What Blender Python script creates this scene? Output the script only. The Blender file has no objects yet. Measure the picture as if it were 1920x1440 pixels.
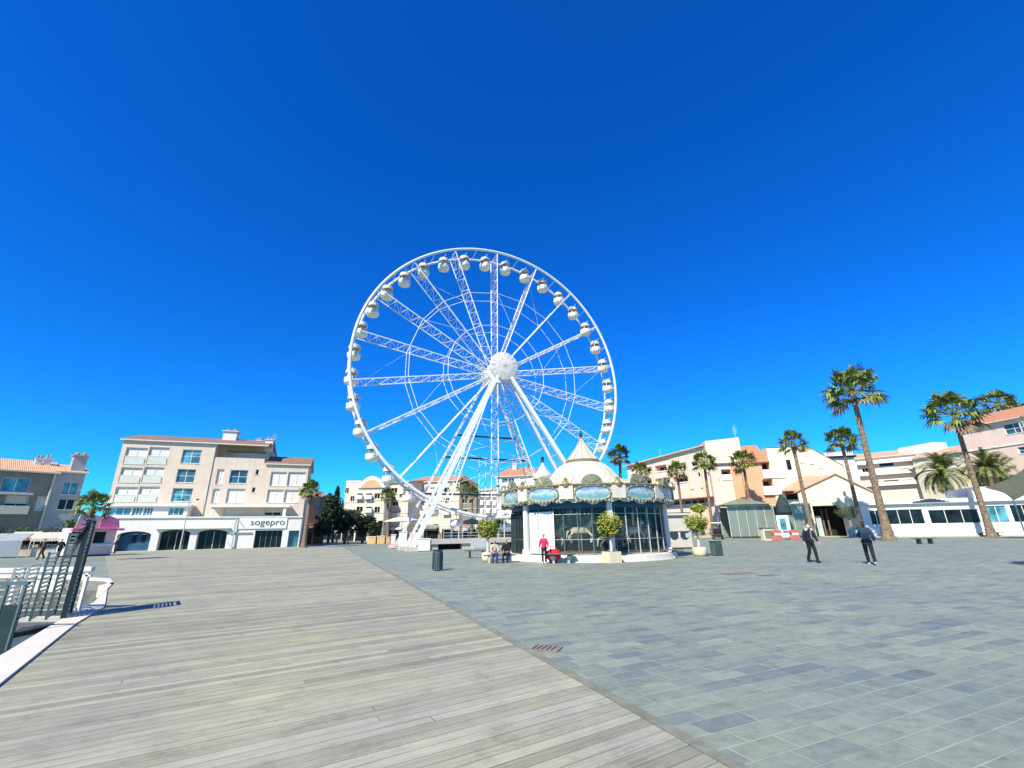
import bpy, math, random
from mathutils import Vector, Matrix
from mathutils.geometry import tessellate_polygon
random.seed(7)
PI=math.pi; sin=math.sin; cos=math.cos; rad=math.radians
scene=bpy.context.scene; C=scene.collection

# ------------------------------------------------------------------ camera
F=828.0; ROLL=rad(1.0); EYE=1.65; PITCH=math.atan(276*cos(ROLL)/F)
cam=bpy.data.cameras.new('camera'); camo=bpy.data.objects.new('camera',cam); C.objects.link(camo)
cam.sensor_width=36; cam.lens=F/1920*36; cam.clip_end=3000; cam.clip_start=0.05
_U=Vector((0,-sin(PITCH),cos(PITCH))); _X=Vector((1,0,0)); _Fw=Vector((0,cos(PITCH),sin(PITCH)))
_r=_X*cos(ROLL)-_U*sin(ROLL); _u=_X*sin(ROLL)+_U*cos(ROLL)
m=Matrix((_r,_u,-_Fw)).transposed().to_4x4(); m.translation=Vector((0,0,EYE)); camo.matrix_world=m
scene.camera=camo
# ------------------------------------------------------------------ light
SUN_AZ=rad(30); SUN_EL=rad(43)          # shadows run towards azimuth +10 deg (east of +Y)
sun_dir=Vector((-sin(SUN_AZ)*cos(SUN_EL),-cos(SUN_AZ)*cos(SUN_EL),sin(SUN_EL)))
sl=bpy.data.lights.new('sun','SUN'); sl.energy=5.0; sl.angle=rad(0.5); sl.color=(1,.925,.79)
so=bpy.data.objects.new('sun',sl); C.objects.link(so); so.rotation_euler=sun_dir.to_track_quat('Z','Y').to_euler()
w=bpy.data.worlds.new('World'); scene.world=w; w.use_nodes=True
nt=w.node_tree; bg=nt.nodes['Background']
sk=nt.nodes.new('ShaderNodeTexSky'); sk.sky_type='NISHITA'; sk.sun_disc=False
sk.sun_elevation=SUN_EL; sk.sun_rotation=math.atan2(sun_dir.x,sun_dir.y)
sk.altitude=300; sk.air_density=1.0; sk.dust_density=0.1; sk.ozone_density=3.0
hs=nt.nodes.new('ShaderNodeHueSaturation'); hs.inputs['Saturation'].default_value=1.32; hs.inputs['Value'].default_value=1.0; hs.inputs['Hue'].default_value=0.505
nt.links.new(sk.outputs[0],hs.inputs['Color']); mxs=nt.nodes.new('ShaderNodeMix'); mxs.data_type='RGBA'; mxs.blend_type='MULTIPLY'; mxs.inputs[0].default_value=1; mxs.inputs[7].default_value=(.085,.65,1.12,1)
nt.links.new(hs.outputs[0],mxs.inputs[6]); nt.links.new(mxs.outputs[2],bg.inputs['Color']); bg.inputs['Strength'].default_value=0.135
scene.view_settings.view_transform='Standard'; scene.view_settings.look='None'; scene.view_settings.exposure=0.6; scene.view_settings.gamma=1.0
scene.cycles.max_bounces=6; scene.cycles.transparent_max_bounces=12

# ------------------------------------------------------------------ photo -> place
def ray(px,py):
    x=px-960; y=720-py; c,s=cos(ROLL),sin(ROLL)
    xr=x*c+y*s; yr=-x*s+y*c
    return Vector((xr,F*cos(PITCH)-yr*sin(PITCH),F*sin(PITCH)+yr*cos(PITCH)))
def G(px,py,z=0):
    v=ray(px,py); t=(z-EYE)/v.z; return Vector((v.x*t,v.y*t,z))
def A(px,py,Y):
    v=ray(px,py); t=Y/v.y; return Vector((v.x*t,Y,EYE+v.z*t))
def crop(ox,oy,s): return lambda x,y:(ox+x/s,oy+y/s)

# ------------------------------------------------------------------ materials
def nodes(name):
    m=bpy.data.materials.new(name); m.use_nodes=True; n=m.node_tree; b=n.nodes['Principled BSDF']; return m,n,b
def M(name,col,rough=.6,var=.12,scale=2.0,bump=0.0,metal=0.0,spec=.4,bscale=None,stain=0):
    col=(col[0]*.94,col[1]*.91,col[2]*.80)
    m,n,b=nodes(name); L=n.links
    b.inputs['Roughness'].default_value=rough; b.inputs['Metallic'].default_value=metal; b.inputs['Specular IOR Level'].default_value=spec
    tc=n.nodes.new('ShaderNodeTexCoord')
    nz=n.nodes.new('ShaderNodeTexNoise'); nz.inputs['Scale'].default_value=scale; nz.inputs['Detail'].default_value=6; nz.inputs['Roughness'].default_value=.65
    L.new(tc.outputs['Object'],nz.inputs['Vector'])
    r=n.nodes.new('ShaderNodeValToRGB'); L.new(nz.outputs['Fac'],r.inputs['Fac'])
    r.color_ramp.elements[0].position=.3; r.color_ramp.elements[1].position=.7
    r.color_ramp.elements[0].color=(*[max(0,c*(1-var)) for c in col],1); r.color_ramp.elements[1].color=(*[min(1,c*(1+var*.6)) for c in col],1)
    out=r.outputs['Color']
    if stain:
        mp=n.nodes.new('ShaderNodeMapping'); mp.inputs['Scale'].default_value=(2.2,2.2,.18); L.new(tc.outputs['Object'],mp.inputs['Vector'])
        n2=n.nodes.new('ShaderNodeTexNoise'); n2.inputs['Scale'].default_value=1.3; n2.inputs['Detail'].default_value=5; L.new(mp.outputs[0],n2.inputs['Vector'])
        r2=n.nodes.new('ShaderNodeValToRGB'); r2.color_ramp.elements[0].position=.45; r2.color_ramp.elements[1].position=.75
        r2.color_ramp.elements[0].color=(1,1,1,1); r2.color_ramp.elements[1].color=(1-stain,1-stain,1-stain*1.1,1); L.new(n2.outputs['Fac'],r2.inputs['Fac'])
        mx=n.nodes.new('ShaderNodeMix'); mx.data_type='RGBA'; mx.blend_type='MULTIPLY'; mx.inputs[0].default_value=1
        L.new(out,mx.inputs[6]); L.new(r2.outputs['Color'],mx.inputs[7]); out=mx.outputs[2]
    L.new(out,b.inputs['Base Color'])
    if bump:
        n3=n.nodes.new('ShaderNodeTexNoise'); n3.inputs['Scale'].default_value=bscale or scale*6; n3.inputs['Detail'].default_value=4
        L.new(tc.outputs['Object'],n3.inputs['Vector'])
        bp=n.nodes.new('ShaderNodeBump'); bp.inputs['Strength'].default_value=bump; bp.inputs['Distance'].default_value=.03
        L.new(n3.outputs['Fac'],bp.inputs['Height']); L.new(bp.outputs[0],b.inputs['Normal'])
    return m
def leafmat(name,a,bc,scale=6):
    m,n,b=nodes(name); L=n.links
    g=n.nodes.new('ShaderNodeNewGeometry'); 
    r=n.nodes.new('ShaderNodeValToRGB'); r.color_ramp.elements[0].color=(*a,1); r.color_ramp.elements[1].color=(*bc,1)
    L.new(g.outputs['Random Per Island'],r.inputs['Fac']); L.new(r.outputs['Color'],b.inputs['Base Color'])
    b.inputs['Roughness'].default_value=.5; b.inputs['Specular IOR Level'].default_value=.35
    return m
def glassmat(name,col,rough=.06,spec=.6):
    m,n,b=nodes(name)
    b.inputs['Base Color'].default_value=(*col,1); b.inputs['Roughness'].default_value=rough; b.inputs['Specular IOR Level'].default_value=spec
    tc=n.nodes.new('ShaderNodeTexCoord'); nz=n.nodes.new('ShaderNodeTexNoise'); nz.inputs['Scale'].default_value=.8
    n.links.new(tc.outputs['Object'],nz.inputs['Vector'])
    r=n.nodes.new('ShaderNodeValToRGB'); r.color_ramp.elements[0].position=.35; r.color_ramp.elements[1].position=.65
    r.color_ramp.elements[0].color=(*[c*.6 for c in col],1); r.color_ramp.elements[1].color=(*[min(1,c*1.9) for c in col],1)
    n.links.new(nz.outputs['Fac'],r.inputs['Fac']); n.links.new(r.outputs['Color'],b.inputs['Base Color'])
    return m
def clearmat(name,tint,alpha=.25):
    m,n,b=nodes(name)
    b.inputs['Base Color'].default_value=(*tint,1); b.inputs['Roughness'].default_value=.08; b.inputs['Alpha'].default_value=alpha; b.inputs['Specular IOR Level'].default_value=.8
    return m
def mathn(n,op,a,b=None,c=None):
    x=n.nodes.new('ShaderNodeMath'); x.operation=op
    for i,v in enumerate((a,b,c)):
        if v is None: continue
        if isinstance(v,(int,float)): x.inputs[i].default_value=v
        else: n.links.new(v,x.inputs[i])
    return x.outputs[0]
def planks_or_stones(name,az,w,h,cols,joint,jw,bump,kind):
    """courses of random-offset slabs; x along the course (azimuth az), y across"""
    m,n,b=nodes(name); L=n.links
    tc=n.nodes.new('ShaderNodeTexCoord'); mp=n.nodes.new('ShaderNodeMapping'); mp.vector_type='POINT'
    mp.inputs['Rotation'].default_value=(0,0,-(PI/2-az)); L.new(tc.outputs['Object'],mp.inputs['Vector'])
    sp=n.nodes.new('ShaderNodeSeparateXYZ'); L.new(mp.outputs[0],sp.inputs[0])
    v=mathn(n,'DIVIDE',sp.outputs['Y'],h); row=mathn(n,'FLOOR',v); fv=mathn(n,'SUBTRACT',v,row)
    wn=n.nodes.new('ShaderNodeTexWhiteNoise'); wn.noise_dimensions='1D'; L.new(row,wn.inputs['W'])
    ww=mathn(n,'MULTIPLY_ADD',wn.outputs['Value'],w*.35,w*.8)
    u=mathn(n,'ADD',mathn(n,'DIVIDE',sp.outputs['X'],ww),mathn(n,'MULTIPLY',wn.outputs['Value'],7.3)); colm=mathn(n,'FLOOR',u); fu=mathn(n,'SUBTRACT',u,colm)
    cb=n.nodes.new('ShaderNodeCombineXYZ'); L.new(row,cb.inputs[0]); L.new(colm,cb.inputs[1])
    w2=n.nodes.new('ShaderNodeTexWhiteNoise'); w2.noise_dimensions='2D'; L.new(cb.outputs[0],w2.inputs['Vector'])
    r=n.nodes.new('ShaderNodeValToRGB'); e=r.color_ramp.elements
    while len(e)<len(cols): e.new(.5)
    for i,(p,c) in enumerate(cols): e[i].position=p; e[i].color=(*c,1)
    L.new(w2.outputs['Value'],r.inputs['Fac'])
    # large scale drift of tone + fine mottling
    big=n.nodes.new('ShaderNodeTexNoise'); big.inputs['Scale'].default_value=.28 if kind=='stone' else .45; big.inputs['Detail'].default_value=5; L.new(tc.outputs['Object'],big.inputs['Vector'])
    br=n.nodes.new('ShaderNodeValToRGB'); br.color_ramp.elements[0].position=.35; br.color_ramp.elements[1].position=.68
    lo,hi={'stone':((.84,.96,.91),(1.07,1.16,.94)),'wood':((.87,.88,.94),(1.09,1.085,.96))}[kind]
    br.color_ramp.elements[0].color=(*lo,1); br.color_ramp.elements[1].color=(*hi,1); L.new(big.outputs['Fac'],br.inputs['Fac'])
    mx=n.nodes.new('ShaderNodeMix'); mx.data_type='RGBA'; mx.blend_type='MULTIPLY'; mx.inputs[0].default_value=1
    L.new(r.outputs['Color'],mx.inputs[6]); L.new(br.outputs['Color'],mx.inputs[7])
    fine=n.nodes.new('ShaderNodeTexNoise'); fine.inputs['Detail'].default_value=7; fine.inputs['Roughness'].default_value=.7
    fm=n.nodes.new('ShaderNodeMapping'); fm.inputs['Scale'].default_value=(.9,30,1) if kind=='wood' else (5,9,1)
    L.new(mp.outputs[0],fm.inputs['Vector']); L.new(fm.outputs[0],fine.inputs['Vector']); fine.inputs['Scale'].default_value=1.0
    fr=n.nodes.new('ShaderNodeValToRGB'); fr.color_ramp.elements[0].position=.28; fr.color_ramp.elements[1].position=.72
    k=.70 if kind=='wood' else .80
    fr.color_ramp.elements[0].color=(k,k,k,1); fr.color_ramp.elements[1].color=(1.14,1.14,1.14,1); L.new(fine.outputs['Fac'],fr.inputs['Fac'])
    m2=n.nodes.new('ShaderNodeMix'); m2.data_type='RGBA'; m2.blend_type='MULTIPLY'; m2.inputs[0].default_value=1
    L.new(mx.outputs[2],m2.inputs[6]); L.new(fr.outputs['Color'],m2.inputs[7])
    # blotches, scuffs and dark spots
    sp1=n.nodes.new('ShaderNodeTexNoise'); sp1.inputs['Scale'].default_value=1.9 if kind=='wood' else 2.6; sp1.inputs['Detail'].default_value=9; sp1.inputs['Roughness'].default_value=.8; L.new(tc.outputs['Object'],sp1.inputs['Vector'])
    sr=n.nodes.new('ShaderNodeValToRGB'); se=sr.color_ramp.elements; se.new(.5); se[0].position=.30; se[0].color=(.66,.66,.63,1); se[1].position=.47; se[1].color=(1,1,1,1); se[2].position=.72; se[2].color=(1.16,1.16,1.13,1); L.new(sp1.outputs['Fac'],sr.inputs['Fac'])
    ms=n.nodes.new('ShaderNodeMix'); ms.data_type='RGBA'; ms.blend_type='MULTIPLY'; ms.inputs[0].default_value=1; L.new(m2.outputs[2],ms.inputs[6]); L.new(sr.outputs['Color'],ms.inputs[7])
    vo=n.nodes.new('ShaderNodeTexVoronoi'); vo.inputs['Scale'].default_value=1.1; L.new(tc.outputs['Object'],vo.inputs['Vector'])
    vr=n.nodes.new('ShaderNodeMapRange'); vr.inputs['From Min'].default_value=.018; vr.inputs['From Max'].default_value=.032; vr.inputs['To Min'].default_value=.45; vr.inputs['To Max'].default_value=1; L.new(vo.outputs['Distance'],vr.inputs['Value'])
    mv=n.nodes.new('ShaderNodeMix'); mv.data_type='RGBA'; mv.blend_type='MULTIPLY'; mv.inputs[0].default_value=1; L.new(ms.outputs[2],mv.inputs[6]); L.new(vr.outputs[0],mv.inputs[7]); m2=mv
    # joints
    dv=mathn(n,'MULTIPLY',mathn(n,'MINIMUM',fv,mathn(n,'SUBTRACT',1,fv)),h)
    du=mathn(n,'MULTIPLY',mathn(n,'MINIMUM',fu,mathn(n,'SUBTRACT',1,fu)),ww)
    d=mathn(n,'MINIMUM',dv,du)
    jn=n.nodes.new('ShaderNodeTexNoise'); jn.inputs['Scale'].default_value=1.7; L.new(tc.outputs['Object'],jn.inputs['Vector'])
    jwid=mathn(n,'MULTIPLY',jn.outputs['Fac'],jw*2)
    jf=n.nodes.new('ShaderNodeMapRange'); L.new(d,jf.inputs['Value']); L.new(mathn(n,'MULTIPLY',jwid,.3),jf.inputs['From Min']); L.new(jwid,jf.inputs['From Max'])
    jf.inputs['To Min'].default_value=1; jf.inputs['To Max'].default_value=0
    jfac=mathn(n,'MULTIPLY',jf.outputs[0],.7 if kind=='wood' else mathn(n,'MULTIPLY',jn.outputs['Fac'],1.3))
    m3=n.nodes.new('ShaderNodeMix'); m3.data_type='RGBA'; L.new(jfac,m3.inputs[0]); L.new(m2.outputs[2],m3.inputs[6]); m3.inputs[7].default_value=(*joint,1)
    L.new(m3.outputs[2],b.inputs['Base Color'])
    b.inputs['Roughness'].default_value=.62 if kind=='stone' else .8; b.inputs['Specular IOR Level'].default_value=.3 if kind=='stone' else .15
    bp=n.nodes.new('ShaderNodeBump'); bp.inputs['Strength'].default_value=bump; bp.inputs['Distance'].default_value=.01
    hgt=mathn(n,'ADD',mathn(n,'MULTIPLY',jf.outputs[0],-1.0),mathn(n,'MULTIPLY',fine.outputs['Fac'],.5))
    L.new(hgt,bp.inputs['Height']); L.new(bp.outputs[0],b.inputs['Normal'])
    return m
def tilemat(name,col,var=.3):
    m,n,b=nodes(name); L=n.links
    tc=n.nodes.new('ShaderNodeTexCoord'); wv=n.nodes.new('ShaderNodeTexWave'); wv.bands_direction='X'; wv.inputs['Scale'].default_value=1.6; wv.inputs['Distortion'].default_value=.6
    L.new(tc.outputs['Object'],wv.inputs['Vector'])
    nz=n.nodes.new('ShaderNodeTexNoise'); nz.inputs['Scale'].default_value=3; nz.inputs['Detail'].default_value=8; L.new(tc.outputs['Object'],nz.inputs['Vector'])
    r=n.nodes.new('ShaderNodeValToRGB'); r.color_ramp.elements[0].position=.3; r.color_ramp.elements[1].position=.75
    r.color_ramp.elements[0].color=(*[c*(1-var) for c in col],1); r.color_ramp.elements[1].color=(*[min(1,c*(1+var)) for c in col],1); L.new(nz.outputs['Fac'],r.inputs['Fac'])
    L.new(r.outputs['Color'],b.inputs['Base Color']); b.inputs['Roughness'].default_value=.85
    bp=n.nodes.new('ShaderNodeBump'); bp.inputs['Strength'].default_value=.6; bp.inputs['Distance'].default_value=.08; L.new(wv.outputs['Fac'],bp.inputs['Height']); L.new(bp.outputs[0],b.inputs['Normal'])
    return m

MT={}
MT['white']=M('white_paint_steel',(.70,.74,.80),.35,.06,1.5)
MT['cool']=M('pale_steel',(.66,.70,.76),.4,.1,2)
MT['plaster']=M('cream_plaster',(.68,.585,.505),.85,.08,.6,.15,stain=.12)
MT['bright']=M('bright_white_plaster',(.74,.735,.74),.8,.06,.8,.1,stain=.08)
MT['greyw']=M('shade_grey_plaster',(.27,.25,.225),.85,.1,.7,.15,stain=.15)  # wall colour greyed so that it carries the facade's shade
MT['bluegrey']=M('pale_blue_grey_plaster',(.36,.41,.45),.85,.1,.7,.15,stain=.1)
MT['cream2']=M('warm_cream_plaster',(.78,.72,.56),.85,.06,.6,.1,stain=.08)
MT['peach']=M('peach_plaster',(.78,.56,.42),.85,.08,.6,.1,stain=.1)
MT['orange']=M('salmon_plaster',(.76,.40,.25),.85,.1,.7,.1,stain=.12)
MT['pinkw']=M('pale_pink_plaster',(.76,.60,.54),.85,.07,.7,.1,stain=.08)
MT['tile']=tilemat('terracotta_tile',(.50,.22,.11))
MT['tile2']=tilemat('pale_terracotta_tile',(.66,.36,.20),.2)
MT['tilebrown']=tilemat('brown_weathered_tile',(.27,.155,.10),.35)
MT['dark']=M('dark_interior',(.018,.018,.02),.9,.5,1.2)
MT['darkmetal']=M('dark_green_grey_metal',(.035,.055,.06),.45,.3,3,metal=.3)
MT['teal']=M('blue_grey_painted_steel',(.09,.155,.17),.4,.2,4)
MT['slat']=M('light_grey_galvanised',(.50,.56,.58),.4,.15,5,metal=.2)
MT['black']=M('black_rubber',(.015,.015,.017),.6,.3,5)
MT['shutter']=M('off_white_shutter',(.72,.72,.70),.6,.05,1)
MT['frame']=M('white_window_frame',(.78,.79,.78),.45,.04,2)
MT['glass']=glassmat('window_glass',(.03,.075,.10))
MT['glassd']=glassmat('dark_window_glass',(.008,.012,.015),.15,.25)
MT['tealglass']=glassmat('teal_glass',(.06,.20,.24))
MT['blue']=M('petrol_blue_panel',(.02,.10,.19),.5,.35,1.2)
MT['concrete']=M('pale_concrete',(.50,.49,.46),.85,.12,1.5,.2,stain=.1)
MT['coping']=M('white_coping_stone',(.66,.64,.585),.8,.07,1.2,.25)
MT['cream']=M('cream_canvas',(.55,.53,.475),.75,.06,.9)
MT['ivory']=M('ivory_painted_panel',(.60,.58,.52),.5,.1,3)
MT['gold']=M('dull_gold_trim',(.36,.30,.17),.5,.35,8,metal=.4)
MT['picture']=None
MT['pot']=M('cream_planter',(.68,.62,.46),.75,.12,3,.2)
MT['bark']=M('olive_bark',(.16,.115,.08),.9,.35,9,.8)
MT['whitebark']=M('limewashed_bark',(.60,.57,.52),.9,.2,9,.4)
MT['palmbark']=M('palm_bark',(.25,.185,.13),.95,.75,4,1.5,bscale=12)
MT['skin']=M('skin',(.55,.33,.23),.55,.08,9)
MT['hairdark']=M('dark_hair',(.03,.02,.015),.7,.4,30,.6)
MT['hairblond']=M('blond_hair',(.5,.36,.18),.65,.3,30,.6)
MT['navy']=M('navy_cloth',(.012,.014,.03),.85,.3,12,.4)
MT['denim']=M('blue_jacket_cloth',(.018,.045,.10),.85,.3,12,.4)
MT['blackcloth']=M('black_cloth',(.012,.012,.014),.9,.3,12,.4)
MT['whitecloth']=M('white_cloth',(.72,.74,.78),.85,.1,12,.3)
MT['red']=M('red_cloth',(.62,.02,.035),.8,.2,8,.3)
MT['pinkred']=M('raspberry_cloth',(.60,.02,.10),.8,.2,8,.3)
MT['bluecloth']=M('royal_blue_cloth',(.02,.035,.25),.8,.2,8,.3)
MT['browncloth']=M('brown_cloth',(.10,.055,.035),.85,.3,9,.3)
MT['palefab']=M('pale_beige_cloth',(.5,.42,.35),.85,.2,9,.3)
MT['pinkpaint']=M('pink_painted_board',(.85,.50,.53),.55,.1,3)
MT['palepink']=M('pale_pink_board',(.82,.62,.66),.55,.08,3)
MT['hotpink']=M('hot_pink_board',(.85,.24,.44),.5,.2,3)
MT['steelbrown']=M('weathered_bench_wood',(.13,.13,.12),.7,.3,6,.3)
MT['olive']=M('olive_green_tarpaulin',(.20,.25,.19),.5,.3,1.0,.1)
MT['redplastic']=M('red_plastic_barrier',(.52,.17,.14),.45,.15,4)
MT['greysail']=M('grey_canvas_sail',(.58,.57,.54),.8,.15,.8,.1)
MT['poster']=M('pale_poster',(.66,.78,.78),.4,.25,4)
MT['pinkposter']=M('printed_pink_poster',(.74,.50,.50),.4,.4,7)
MT['rust']=M('rusty_cover_plate',(.27,.20,.17),.8,.3,9,.3)
MT['yellow']=M('ochre_stone_block',(.55,.40,.22),.85,.2,3,.3)
MT['brass']=M('brass_pole',(.55,.50,.38),.3,.1,4,metal=.6)
MT['dirt']=M('brown_soil',(.10,.06,.035),.95,.3,8,.5)
MT['seat']=M('grey_gondola_lining',(.42,.36,.32),.6,.2,6)
MT['canopy']=M('grey_beige_gondola_roof',(.66,.63,.59),.5,.3,6)
MT['leafpalm']=leafmat('palm_leaf',(.03,.05,.010),(.25,.31,.055))
MT['leafdead']=leafmat('dead_palm_leaf',(.12,.08,.04),(.28,.20,.10))
MT['leafcanary']=leafmat('date_palm_leaf',(.03,.055,.018),(.26,.28,.06))
MT['leafolive']=leafmat('yellow_green_leaf',(.10,.14,.02),(.40,.42,.07))
MT['leafdark']=leafmat('dark_tree_leaf',(.010,.020,.008),(.05,.075,.022))
MT['leafmid']=leafmat('mid_green_leaf',(.03,.07,.02),(.10,.16,.05))
MT['clear']=clearmat('clear_glass_screen',(.10,.14,.14),.10)
MT['screen']=clearmat('tinted_screen',(.20,.235,.19),.88)
MT['plant']=M('painted_white_floor',(.70,.70,.66),.7,.1,2)
def picmat():
    m,n,b=nodes('painted_seascape'); L=n.links
    tc=n.nodes.new('ShaderNodeTexCoord'); sp=n.nodes.new('ShaderNodeSeparateXYZ'); L.new(tc.outputs['Object'],sp.inputs[0])
    nz=n.nodes.new('ShaderNodeTexNoise'); nz.inputs['Scale'].default_value=2.6; nz.inputs['Detail'].default_value=6; L.new(tc.outputs['Object'],nz.inputs['Vector'])
    z=mathn(n,'ADD',mathn(n,'MULTIPLY',mathn(n,'SUBTRACT',sp.outputs['Z'],3.25),1.25),mathn(n,'MULTIPLY',mathn(n,'SUBTRACT',nz.outputs['Fac'],.5),.9))
    r=n.nodes.new('ShaderNodeValToRGB'); e=r.color_ramp.elements; e.new(.3); e.new(.45); e.new(.6); e.new(.8)
    for i,(p,c) in enumerate([(.0,(.20,.30,.22)),(.22,(.10,.28,.30)),(.4,(.26,.38,.35)),(.55,(.44,.50,.50)),(.75,(.16,.32,.42)),(1,(.09,.20,.30))]): e[i].position=p; e[i].color=(*c,1)
    L.new(z,r.inputs['Fac']); L.new(r.outputs['Color'],b.inputs['Base Color']); b.inputs['Roughness'].default_value=.3
    return m
MT['picture']=picmat()
def watermat():
    m,n,b=nodes('harbour_water'); b.inputs['Base Color'].default_value=(.010,.04,.036,1); b.inputs['Roughness'].default_value=.12; b.inputs['Specular IOR Level'].default_value=.25
    nz=n.nodes.new('ShaderNodeTexNoise'); nz.inputs['Scale'].default_value=2.5; nz.inputs['Detail'].default_value=4
    tc=n.nodes.new('ShaderNodeTexCoord'); n.links.new(tc.outputs['Object'],nz.inputs['Vector'])
    bp=n.nodes.new('ShaderNodeBump'); bp.inputs['Strength'].default_value=.5; bp.inputs['Distance'].default_value=.1
    n.links.new(nz.outputs['Fac'],bp.inputs['Height']); n.links.new(bp.outputs[0],b.inputs['Normal']); return m
MT['water']=watermat()
MT['stone']=planks_or_stones('slate_paving',rad(66),.62,.245,[(0,(.165,.177,.18)),(.12,(.185,.197,.192)),(.22,(.212,.222,.196)),(.55,(.228,.237,.20)),(.8,(.245,.249,.208)),(1,(.275,.275,.23))],(.35,.365,.31),.0085,.35,'stone')
MT['wood']=planks_or_stones('weathered_deck_boards',rad(58),40.0,.145,[(0,(.255,.25,.18)),(.3,(.31,.305,.225)),(.6,(.34,.335,.248)),(1,(.40,.39,.30))],(.15,.15,.11),.007,.6,'wood')

# ------------------------------------------------------------------ mesh builder
class MB:
    def __init__(s,T=None): s.v=[]; s.f=[]; s.mi=[]; s.mats=[]; s.T=T
    def _m(s,mat):
        if isinstance(mat,str): mat=MT[mat]
        if mat not in s.mats: s.mats.append(mat)
        return s.mats.index(mat)
    def add(s,vs,fs,mat):
        o=len(s.v); k=s._m(mat)
        for p in vs:
            p=Vector(p); s.v.append(s.T@p if s.T else p)
        for f in fs: s.f.append([o+i for i in f]); s.mi.append(k)
        return s
    def box(s,x0,x1,y0,y1,z0,z1,mat):
        return s.add([(x0,y0,z0),(x1,y0,z0),(x1,y1,z0),(x0,y1,z0),(x0,y0,z1),(x1,y0,z1),(x1,y1,z1),(x0,y1,z1)],
            [(0,3,2,1),(4,5,6,7),(0,1,5,4),(1,2,6,5),(2,3,7,6),(3,0,4,7)],mat)
    def quad(s,a,b,c,d,mat): return s.add([a,b,c,d],[(0,1,2,3)],mat)
    def tube(s,p,q,r,mat,n=6,r2=None,cap=True):
        p=Vector(p); q=Vector(q); d=q-p
        if d.length<1e-6: return s
        d.normalize(); a=d.orthogonal().normalized(); b=d.cross(a); r2=r if r2 is None else r2
        vs=[p+(a*cos(2*PI*i/n)+b*sin(2*PI*i/n))*r for i in range(n)]+[q+(a*cos(2*PI*i/n)+b*sin(2*PI*i/n))*r2 for i in range(n)]
        fs=[(i,(i+1)%n,n+(i+1)%n,n+i) for i in range(n)]
        if cap: fs+=[tuple(range(n-1,-1,-1)),tuple(range(n,2*n))]
        return s.add(vs,fs,mat)
    def path(s,pts,r,mat,n=6):
        for i in range(len(pts)-1): s.tube(pts[i],pts[i+1],r if isinstance(r,(int,float)) else r[i],mat,n,None if isinstance(r,(int,float)) else r[i+1])
        return s
    def beam(s,p,q,w,h,mat,up=(0,0,1)):
        p=Vector(p); q=Vector(q); d=(q-p).normalized(); a=d.cross(Vector(up))
        if a.length<1e-4: a=d.orthogonal()
        a.normalize(); b=a.cross(d); a*=w/2; b*=h/2
        vs=[p-a-b,p+a-b,p+a+b,p-a+b,q-a-b,q+a-b,q+a+b,q-a+b]
        return s.add(vs,[(0,3,2,1),(4,5,6,7),(0,1,5,4),(1,2,6,5),(2,3,7,6),(3,0,4,7)],mat)
    def lathe(s,prof,mat,n=20,c=(0,0,0),a0=0,a1=2*PI):
        full=abs(a1-a0-2*PI)<1e-6; k=n if full else n+1; vs=[]
        for r,z in prof:
            for i in range(k):
                t=a0+(a1-a0)*i/n; vs.append((c[0]+r*cos(t),c[1]+r*sin(t),c[2]+z))
        fs=[]
        for j in range(len(prof)-1):
            for i in range(n):
                i2=(i+1)%k if full else i+1
                fs.append((j*k+i,j*k+i2,(j+1)*k+i2,(j+1)*k+i))
        return s.add(vs,fs,mat)
    def prism(s,poly,z0,z1,mat):
        n=len(poly); vs=[(x,y,z0) for x,y in poly]+[(x,y,z1) for x,y in poly]
        return s.add(vs,[tuple(range(n-1,-1,-1)),tuple(range(n,2*n))]+[(i,(i+1)%n,n+(i+1)%n,n+i) for i in range(n)],mat)
    def prismxz(s,poly,y0,y1,mat):
        n=len(poly); vs=[(x,y0,z) for x,z in poly]+[(x,y1,z) for x,z in poly]
        return s.add(vs,[tuple(range(n)),tuple(range(2*n-1,n-1,-1))]+[(i,n+i,n+(i+1)%n,(i+1)%n) for i in range(n)],mat)
    def mesh(s,name,smooth=False):
        me=bpy.data.meshes.new(name); me.from_pydata([tuple(v) for v in s.v],[],s.f)
        for k in s.mats: me.materials.append(k)
        me.polygons.foreach_set('material_index',s.mi)
        if smooth: me.polygons.foreach_set('use_smooth',[True]*len(s.f))
        me.update(); return me
    def build(s,name,parent=None,smooth=False,loc=None,rz=0):
        o=bpy.data.objects.new(name,s.mesh(name,smooth)); C.objects.link(o)
        if parent: o.parent=parent
        if loc is not None: o.location=loc
        if rz: o.rotation_euler.z=rz
        return o
def bevel(o,w=.02,seg=2):
    md=o.modifiers.new('bevel','BEVEL'); md.width=w; md.segments=seg; md.limit_method='ANGLE'; return o
def tag(o,label=None,cat=None,group=None,kind=None):
    if label: o['label']=label
    if cat: o['category']=cat
    if group: o['group']=group
    if kind: o['kind']=kind
    return o
def thing(name,label,cat,loc=(0,0,0),rz=0,group=None):
    o=bpy.data.objects.new(name,None); C.objects.link(o); o.location=loc; o.rotation_euler=(0,0,rz); o.empty_display_size=.3
    return tag(o,label,cat,group)
def kids(o): return [c for c in bpy.data.objects if c.parent==o]
def copy_tree(o,parent=None):
    ch=kids(o); c=o.copy(); C.objects.link(c)
    if parent: c.parent=parent
    for x in ch: copy_tree(x,c)
    return c
def struct(mb,name,**k): return tag(mb.build(name,**k),kind='structure')

MT['quay']=M('dark_wet_quay_wall',(.16,.18,.16),.85,.4,1.5,.4,stain=.4)

MT['rail']=M('pale_green_glass_rail',(.60,.64,.60),.3,.12,2)
MT['walk_shade']=M('shade_dark_walkway',(.10,.11,.11),.6,.3,8)  # walkway colour darkened to stand for the shadow and water there

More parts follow.
